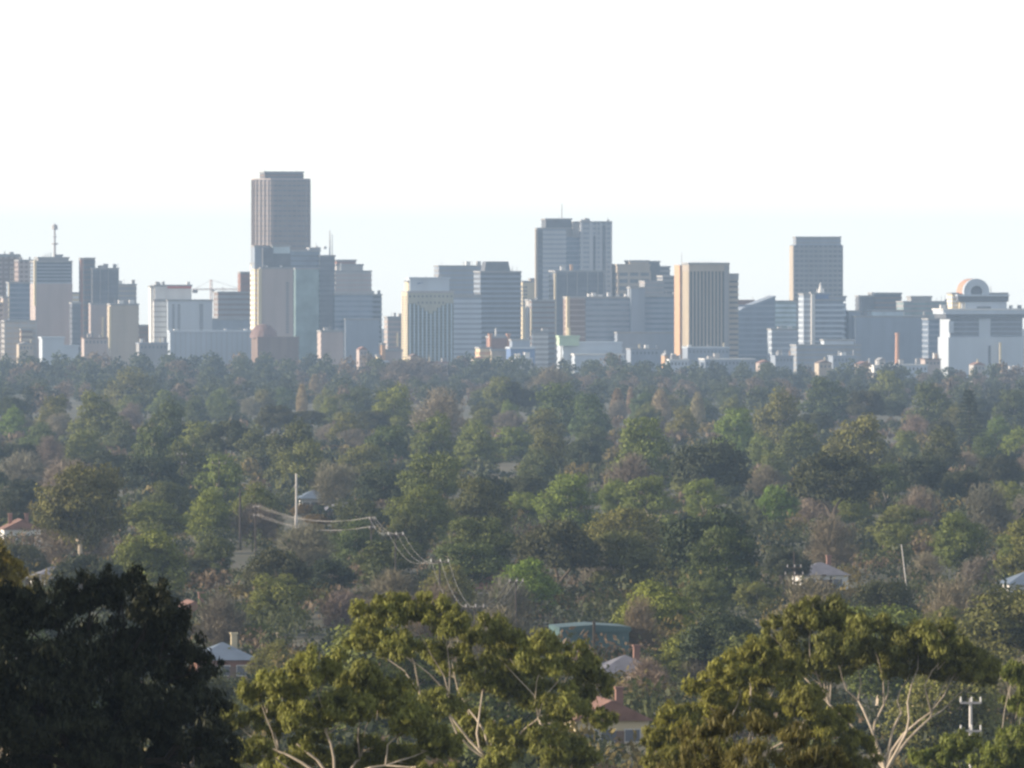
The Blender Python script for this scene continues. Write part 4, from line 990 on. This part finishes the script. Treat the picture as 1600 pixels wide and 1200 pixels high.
# ------------------------------------------------------------------ foreground trees, clump by clump from the photograph
def near_tree(name, label, d, bx, fork_y, clumps, n, L, Wd, m, bark=M_BARK, r0=.105, droop=.62, flat=.78, seed=1, shell=.15, tint=(1, 1, 1), spread=.3, tufts=26):
    """clumps: (x px, y px, radius px); bx: trunk foot px; fork_y: row where it forks"""
    rs = np.random.RandomState(seed); k = d * PX; x0 = xat(bx, d); z0 = gz(d) - .3
    wid = (max(c[0] for c in clumps) - min(c[0] for c in clumps)) * k
    cl = []; sub = []
    for x, y, r in clumps:
        dy = rs.uniform(-1, 1) * wid * spread
        cl.append(((xat(x, d) - x0, dy, zat(y, d) - z0), r * k * 1.08, r * k * 1.08, r * k * flat))
        # tufts: small hanging sprays over the clump, with gaps between them
        for _ in range(tufts):
            u = unit(rs, 1)[0]; u[2] = u[2] * .8 + .15; q = r * k; rr = q * (.17 + .19 * rs.random()); t = .5 + .56 * rs.random()
            sub.append(((xat(x, d) - x0 + u[0] * q * t, dy + u[1] * q * t, zat(y, d) - z0 + u[2] * q * flat * t), rr, rr, rr * (.8 + .5 * rs.random())))
    root = tag(empty(name, (x0, d, z0)), label, 'tree')
    H = max(c[0][2] + c[3] for c in cl); big = cl
    V, F = leaves_for(rs, sub, n, L, Wd, droop, shell)
    cx = float(np.mean([c[0][0] for c in big])) * .35
    link('trunk', limbs(rs, big, H, r0, max(.15, (zat(fork_y, d) - z0) / H), 7, (cx, 0), 7).mesh('trunk', bark), root)
    c = link('crown', raw_mesh('crown', V, F, m), root); c.color = (*tint, 1)
    return root
near_tree('gum_tree', 'large olive gum with sunlit left clumps in the bottom middle', 380, 760, 1190,
    [(598, 958, 44), (648, 948, 42), (700, 968, 44), (568, 1000, 34), (620, 1010, 36), (745, 995, 44), (795, 1012, 46), (850, 1022, 48), (902, 1042, 42), (925, 1080, 34), (700, 1040, 42), (762, 1062, 46), (822, 1085, 46), (880, 1108, 46), (690, 1100, 40), (940, 1128, 26), (868, 1165, 44), (800, 1150, 40), (742, 1150, 42), (905, 1185, 34), (780, 1195, 36)],
    68000, .28, .075, M_NEAR, seed=11)
near_tree('gum_tree', 'rounded olive gum clumps left of the middle gum along the bottom edge', 320, 520, 1230,
    [(498, 1042, 44), (452, 1062, 40), (408, 1082, 34), (556, 1066, 42), (470, 1112, 46), (540, 1112, 46), (602, 1095, 46), (642, 1128, 46), (688, 1162, 42), (425, 1135, 38), (395, 1172, 36), (482, 1172, 46), (562, 1182, 42), (622, 1192, 46), (362, 1130, 28), (445, 1205, 40), (520, 1215, 40), (680, 1215, 40)],
    66000, .25, .068, M_NEAR, seed=12)
near_tree('gum_tree', 'spreading gum with dark umbrella crown and pale forked limbs at bottom right', 400, 1395, 1205,
    [(1228, 990, 38), (1272, 968, 42), (1322, 972, 46), (1368, 992, 46), (1420, 1005, 46), (1468, 1008, 46), (1512, 1036, 42), (1542, 1062, 32), (1295, 1015, 42), (1245, 1038, 42), (1205, 1028, 38), (1345, 1025, 42), (1430, 1040, 38), (1485, 1052, 38), (1390, 1040, 36), (1300, 1050, 34)],
    66000, .29, .075, M_NEAR, seed=13, r0=.12, spread=.22, tint=(.85, .85, .9))
near_tree('gum_tree', 'sunlit olive gum standing left of the dark umbrella crown', 350, 1150, 1200,
    [(1180, 1030, 38), (1140, 1050, 38), (1100, 1080, 40), (1215, 1060, 42), (1160, 1085, 44), (1255, 1090, 42), (1060, 1120, 38), (1120, 1125, 44), (1210, 1120, 44), (1300, 1130, 36), (1030, 1160, 32), (1330, 1165, 34), (1270, 1150, 40), (1040, 1195, 40), (1110, 1180, 44), (1340, 1210, 40), (1280, 1200, 44)],
    62000, .27, .07, M_NEAR, seed=14, tint=(1.05, 1.0, .9))
near_tree('gum_sapling', 'bronze tipped young gum with long hanging leaves at the bottom edge', 175, 1170, 1290,
    [(1082, 1160, 30), (1132, 1140, 32), (1190, 1138, 34), (1245, 1150, 32), (1286, 1180, 30), (1105, 1195, 40), (1172, 1190, 44), (1238, 1198, 40), (1062, 1210, 34), (1310, 1215, 34), (1150, 1245, 60), (1230, 1250, 60)],
    9000, .19, .045, M_TIP, seed=15, r0=.04, droop=.8, shell=.1, tint=(.85, .95, .9))
near_tree('shaded_tree', 'huge shade darkened tree filling the bottom left corner', 235, 130, 1230,
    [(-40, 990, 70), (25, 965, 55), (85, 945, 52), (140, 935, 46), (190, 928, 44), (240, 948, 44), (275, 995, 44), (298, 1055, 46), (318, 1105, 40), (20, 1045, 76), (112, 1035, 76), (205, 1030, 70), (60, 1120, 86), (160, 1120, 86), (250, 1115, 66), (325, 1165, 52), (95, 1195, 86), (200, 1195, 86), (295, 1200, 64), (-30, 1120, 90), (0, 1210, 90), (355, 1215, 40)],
    90000, .22, .065, M_SHADE, bark=M_SHADE_BARK, seed=16, r0=.22, spread=.25, tufts=34, flat=.95, shell=.1)
near_tree('gum_tree', 'bronze drooping gum peeping over the dark tree at the left edge', 420, -10, 1000,
    [(10, 895, 34), (-30, 885, 45), (34, 925, 22), (-20, 940, 50), (10, 960, 40)], 14000, .32, .08, M_NEAR, seed=17, tint=(1.0, .8, .6))
near_tree('gum_tree', 'low olive gum along the bottom edge right of the pale limbs', 450, 1520, 1260,
    [(1458, 1188, 30), (1505, 1172, 34), (1548, 1190, 34), (1590, 1160, 40), (1600, 1105, 36), (1585, 1055, 28), (1610, 1200, 50), (1480, 1225, 40), (1560, 1235, 44)], 26000, .32, .09, M_NEAR, seed=18, tint=(.8, .9, .8))
for i, (x, d, top) in enumerate(((-26, 225, 3), (-33, 250, 4), (-30, 205, 2), (-40, 235, 6), (-46, 262, 6))):   # added out of view past the left edge to shade the dark tree
    root = tag(empty('evergreen_tree', (x, d, gz(d) - .2), i * 1.3), ('nearest', 'middle', 'closest of all, short', 'tallest', 'farthest')[i] + ' unseen evergreen past the left edge, added to shade the dark tree', 'tree', 'unseen evergreens added for shade')
    cm, tm, Wd, H = PROTO['dark'][i % 4]; h = EYE - 3 + top - gz(d); root.scale = (1.1, 1.1, h / H)
    link('trunk', tm, root); link('crown', cm, root)

# ------------------------------------------------------------------ houses, poles and wires of the suburb
WALLS = {'dun': mat('dun_brick', (0.22, 0.17, 0.14), .85, .15, .6), 'white': M_WHITE, 'brick': M_BRICK, 'green': mat('green_sheet', (0.075, 0.13, 0.135), .5, .1, .3, streak=True), 'cream': M_CREAM}
ROOFS = {'red': mat('red_tiles', (0.24, 0.135, 0.105), .8, .2, .8), 'slate': mat('slate_grey_roof', (0.17, 0.17, 0.20), .7, .15, .8), 'blue': mat('pale_blue_iron', (0.14, 0.18, 0.24), .5, .1, .5), 'green': WALLS['green']}
def house(x0, x1, y, h, wm, rm, shape, label):
    d = d_of_top(y, h); k = d * PX; w = max(7.0, (x1 - x0) * k); dep = 8.5
    root = tag(empty('house', (xat((x0 + x1) / 2, d), d + 4, gz(d) - .1), math.radians(8)), label, 'house', 'houses between the trees')
    H = zat(y, d) - gz(d) + .1; e = H - (.9 if shape == 'shed' else 1.9); a, b = w / 2, dep / 2
    wall = MB().box(-a, a, -b, b, 0, e).build('wall', WALLS[wm], root)
    if shape == 'hip':
        r = MB(); r.poly([(-a - .5, -b - .5, e), (a + .5, -b - .5, e), (a - b * .8, 0, H), (-a + b * .8, 0, H)]); r.poly([(a + .5, b + .5, e), (-a - .5, b + .5, e), (-a + b * .8, 0, H), (a - b * .8, 0, H)])
        r.poly([(-a - .5, b + .5, e), (-a - .5, -b - .5, e), (-a + b * .8, 0, H)]); r.poly([(a + .5, -b - .5, e), (a + .5, b + .5, e), (a - b * .8, 0, H)]); r.poly([(-a - .5, -b - .5, e), (-a - .5, b + .5, e), (a + .5, b + .5, e), (a + .5, -b - .5, e)])
        ro = r.build('roof', ROOFS[rm], root)
    elif shape == 'gable': ro = MB().prism_y([(-a - .5, e), (a + .5, e), (a * .05, H), (-a * .05, H)], -b - .4, b + .4).build('roof', ROOFS[rm], root)
    else:
        ro = MB().prism_y([(-a - .2, e), (a + .2, e), (a + .2, H - .3), (0, H), (-a - .2, H - .3)], -b - .3, b + .3).build('roof', ROOFS[rm], root)
        MB().box(-a * .05 - .15, -a * .05 + .15, -b - .9, -b - .6, 0, H + .5).build('post', M_DBARK, root)
        for i in range(12): MB().box(-a + w * (i + .5) / 12 - .05, -a + w * (i + .5) / 12 + .05, -b - .06, -b + .02, 0, e).build('sheet_rib', WALLS[wm], wall)
    if shape != 'shed':
        for cx in ((-.55, .35) if 'chimneys' in label else (.4,)): MB().box(cx * a - .35, cx * a + .35, .3, 1.0, e + .6, H + .9).box(cx * a - .45, cx * a + .45, .2, 1.1, H + .9, H + 1.1).build('chimney', M_BRICK if rm != 'blue' else M_CREAM, ro)
        for cx in (-.6, -.1, .55):
            f = MB().box(cx * a - .8, cx * a + .8, -b - .07, -b + .02, 1.0, 2.3).build('window_frame', M_WHITE, wall)
            MB().box(cx * a - .7, cx * a + .7, -b - .1, -b - .06, 1.1, 2.2).build('pane', M_GLASS, f)
        MB().box(.2 * a - .45, .2 * a + .45, -b - .08, -b + .02, 0, 2.1).build('door', M_BROWN, wall)
    return root
for hs_ in HOUSES: house(*hs_)

M_POLE = mat('dark_pole_wood', (0.06, 0.05, 0.045), .9, .2, 1); M_CPOLE = mat('pale_concrete_pole', (0.62, 0.58, 0.55), .8, .1, .6); M_WIRE = mat('bright_wire', (0.42, 0.39, 0.36), .5, .05, 1, metal=.3)
def pole(label, x, y, h, m=M_POLE, arms=((0.5, 2.4),), face=.0, r=.15, slab=False, ins=M_STEEL, tilt=0.0):
    d = d_of_top(y, h); z0 = gz(d) - .2; H = zat(y, d) - z0
    root = tag(empty('power_pole', (xat(x, d), d, z0), face), label, 'pole', 'power poles')
    if slab: MB().box(-.30, .30, -.14, .14, 0, H * .45, .04).box(-.17, .17, -.13, .13, H * .45, H, .03).build('post', m, root)
    else: MB().tube([(0, 0, 0), (0, 0, H)], [r, r * .7], 8).build('post', m, root)
    root.rotation_euler = (0, tilt, face)
    pts = []
    for dz, w in arms:
        arm = MB().box(-w / 2, w / 2, -.22, -.10, H - dz - .08, H - dz + .08).build('crossarm', M_DBARK if m is not M_CPOLE else M_STEEL, root); row = []
        for t in (-.46, 0.04, .46):
            MB().tube([(t * w, -.16, H - dz + .08), (t * w, -.16, H - dz + .45)], [.09, .06], 6).build('insulator', ins, arm)
            row.append(Vector((xat(x, d), d, z0)) + Matrix.Rotation(face, 3, 'Z') @ Vector((t * w, -.16, H - dz + .45)))
        pts.append(row)
    return pts
pA = pole('dark wooden pole at the left end of the bright wires', 399, 790, 11, arms=((.4, 2.4), (1.9, 2.4)), face=1.2)
pB = pole('dark pole at the right end of the level bright wires', 580, 808, 11, arms=((.4, 2.4), (1.9, 2.4)), face=1.2)
pC = pole('pole with three white insulators above the middle gum, upper one', 618, 832, 11, ins=M_WHITE, arms=((.4, 2.4),))
pD = pole('pole with three white insulators above the middle gum, lower one', 687, 874, 11, ins=M_WHITE, arms=((.4, 2.5),))
pE = pole('short pole where the wires dip towards the middle gum', 742, 946, 9.5, arms=((.3, 2.2),))
pF = pole('pole beside the red roofed house carrying the last wires', 806, 906, 10.5, arms=((.3, 2.0),), face=.5)
pole('tall white concrete pole standing out against dark trees on the left', 463, 740, 14, M_CPOLE, arms=((2.6, .9),), slab=True, face=.35)
pole('thin dark pole left of the bright wires', 375, 764, 11.5, arms=(), r=.24)
pole('double armed pole left of the white house above the right gum', 1241, 862, 11, arms=((2.2, 2.0), (3.2, 2.6)))
pole('thin leaning pale pole right of the white house above the right gum', 1421, 850, 9.5, M_CPOLE, arms=(), r=.11, tilt=-.12)
pole('pole with two arms of white insulators behind the right gum', 1517, 1092, 10, M_CPOLE, ins=M_WHITE, arms=((.3, 1.6), (2.4, 1.6)), r=.17)
pole('pole carrying aerials above trees on the left', 342, 714, 13, arms=((1.5, 3.0),))
pole('pole with aerials beside the small pale house on the left', 284, 704, 13, arms=((1.0, 2.2), (3.0, 2.0)))
WN = 0
def wire(p, q, sag, label):
    pts = []
    for i in range(17):
        t = i / 16; v = p.lerp(q, t); v.z -= sag * 4 * t * (1 - t); pts.append(v - p)
    o = MB().tube(pts, .016, 4).build('power_wire', M_WIRE); o.location = p; tag(o, label, 'wire', 'power wires')
NAMES = ('left', 'middle', 'right')
for lv in (0, 1):
    for i in range(3): wire(pA[lv][i], pB[lv][i], 1.6, f"{('upper', 'lower')[lv]} bright wire sagging between the two dark poles, {('nearest', 'middle', 'farthest')[i]} of three")
for i in range(3):
    wire(pC[0][i], pD[0][i], 2.2, f'wire between the two white insulator poles, {NAMES[i]} of three')
    wire(pD[0][i], pE[0][i], 2.5, f'wire dropping from the lower white insulator pole, {NAMES[i]} of three')
    wire(pB[0][i], pC[0][i], 1.2, f'short wire joining the level wires to the upper insulator pole, {NAMES[i]} of three')
    wire(pE[0][i], pF[0][i], 1.5, f'wire rising towards the red roofed house, {NAMES[i]} of three')
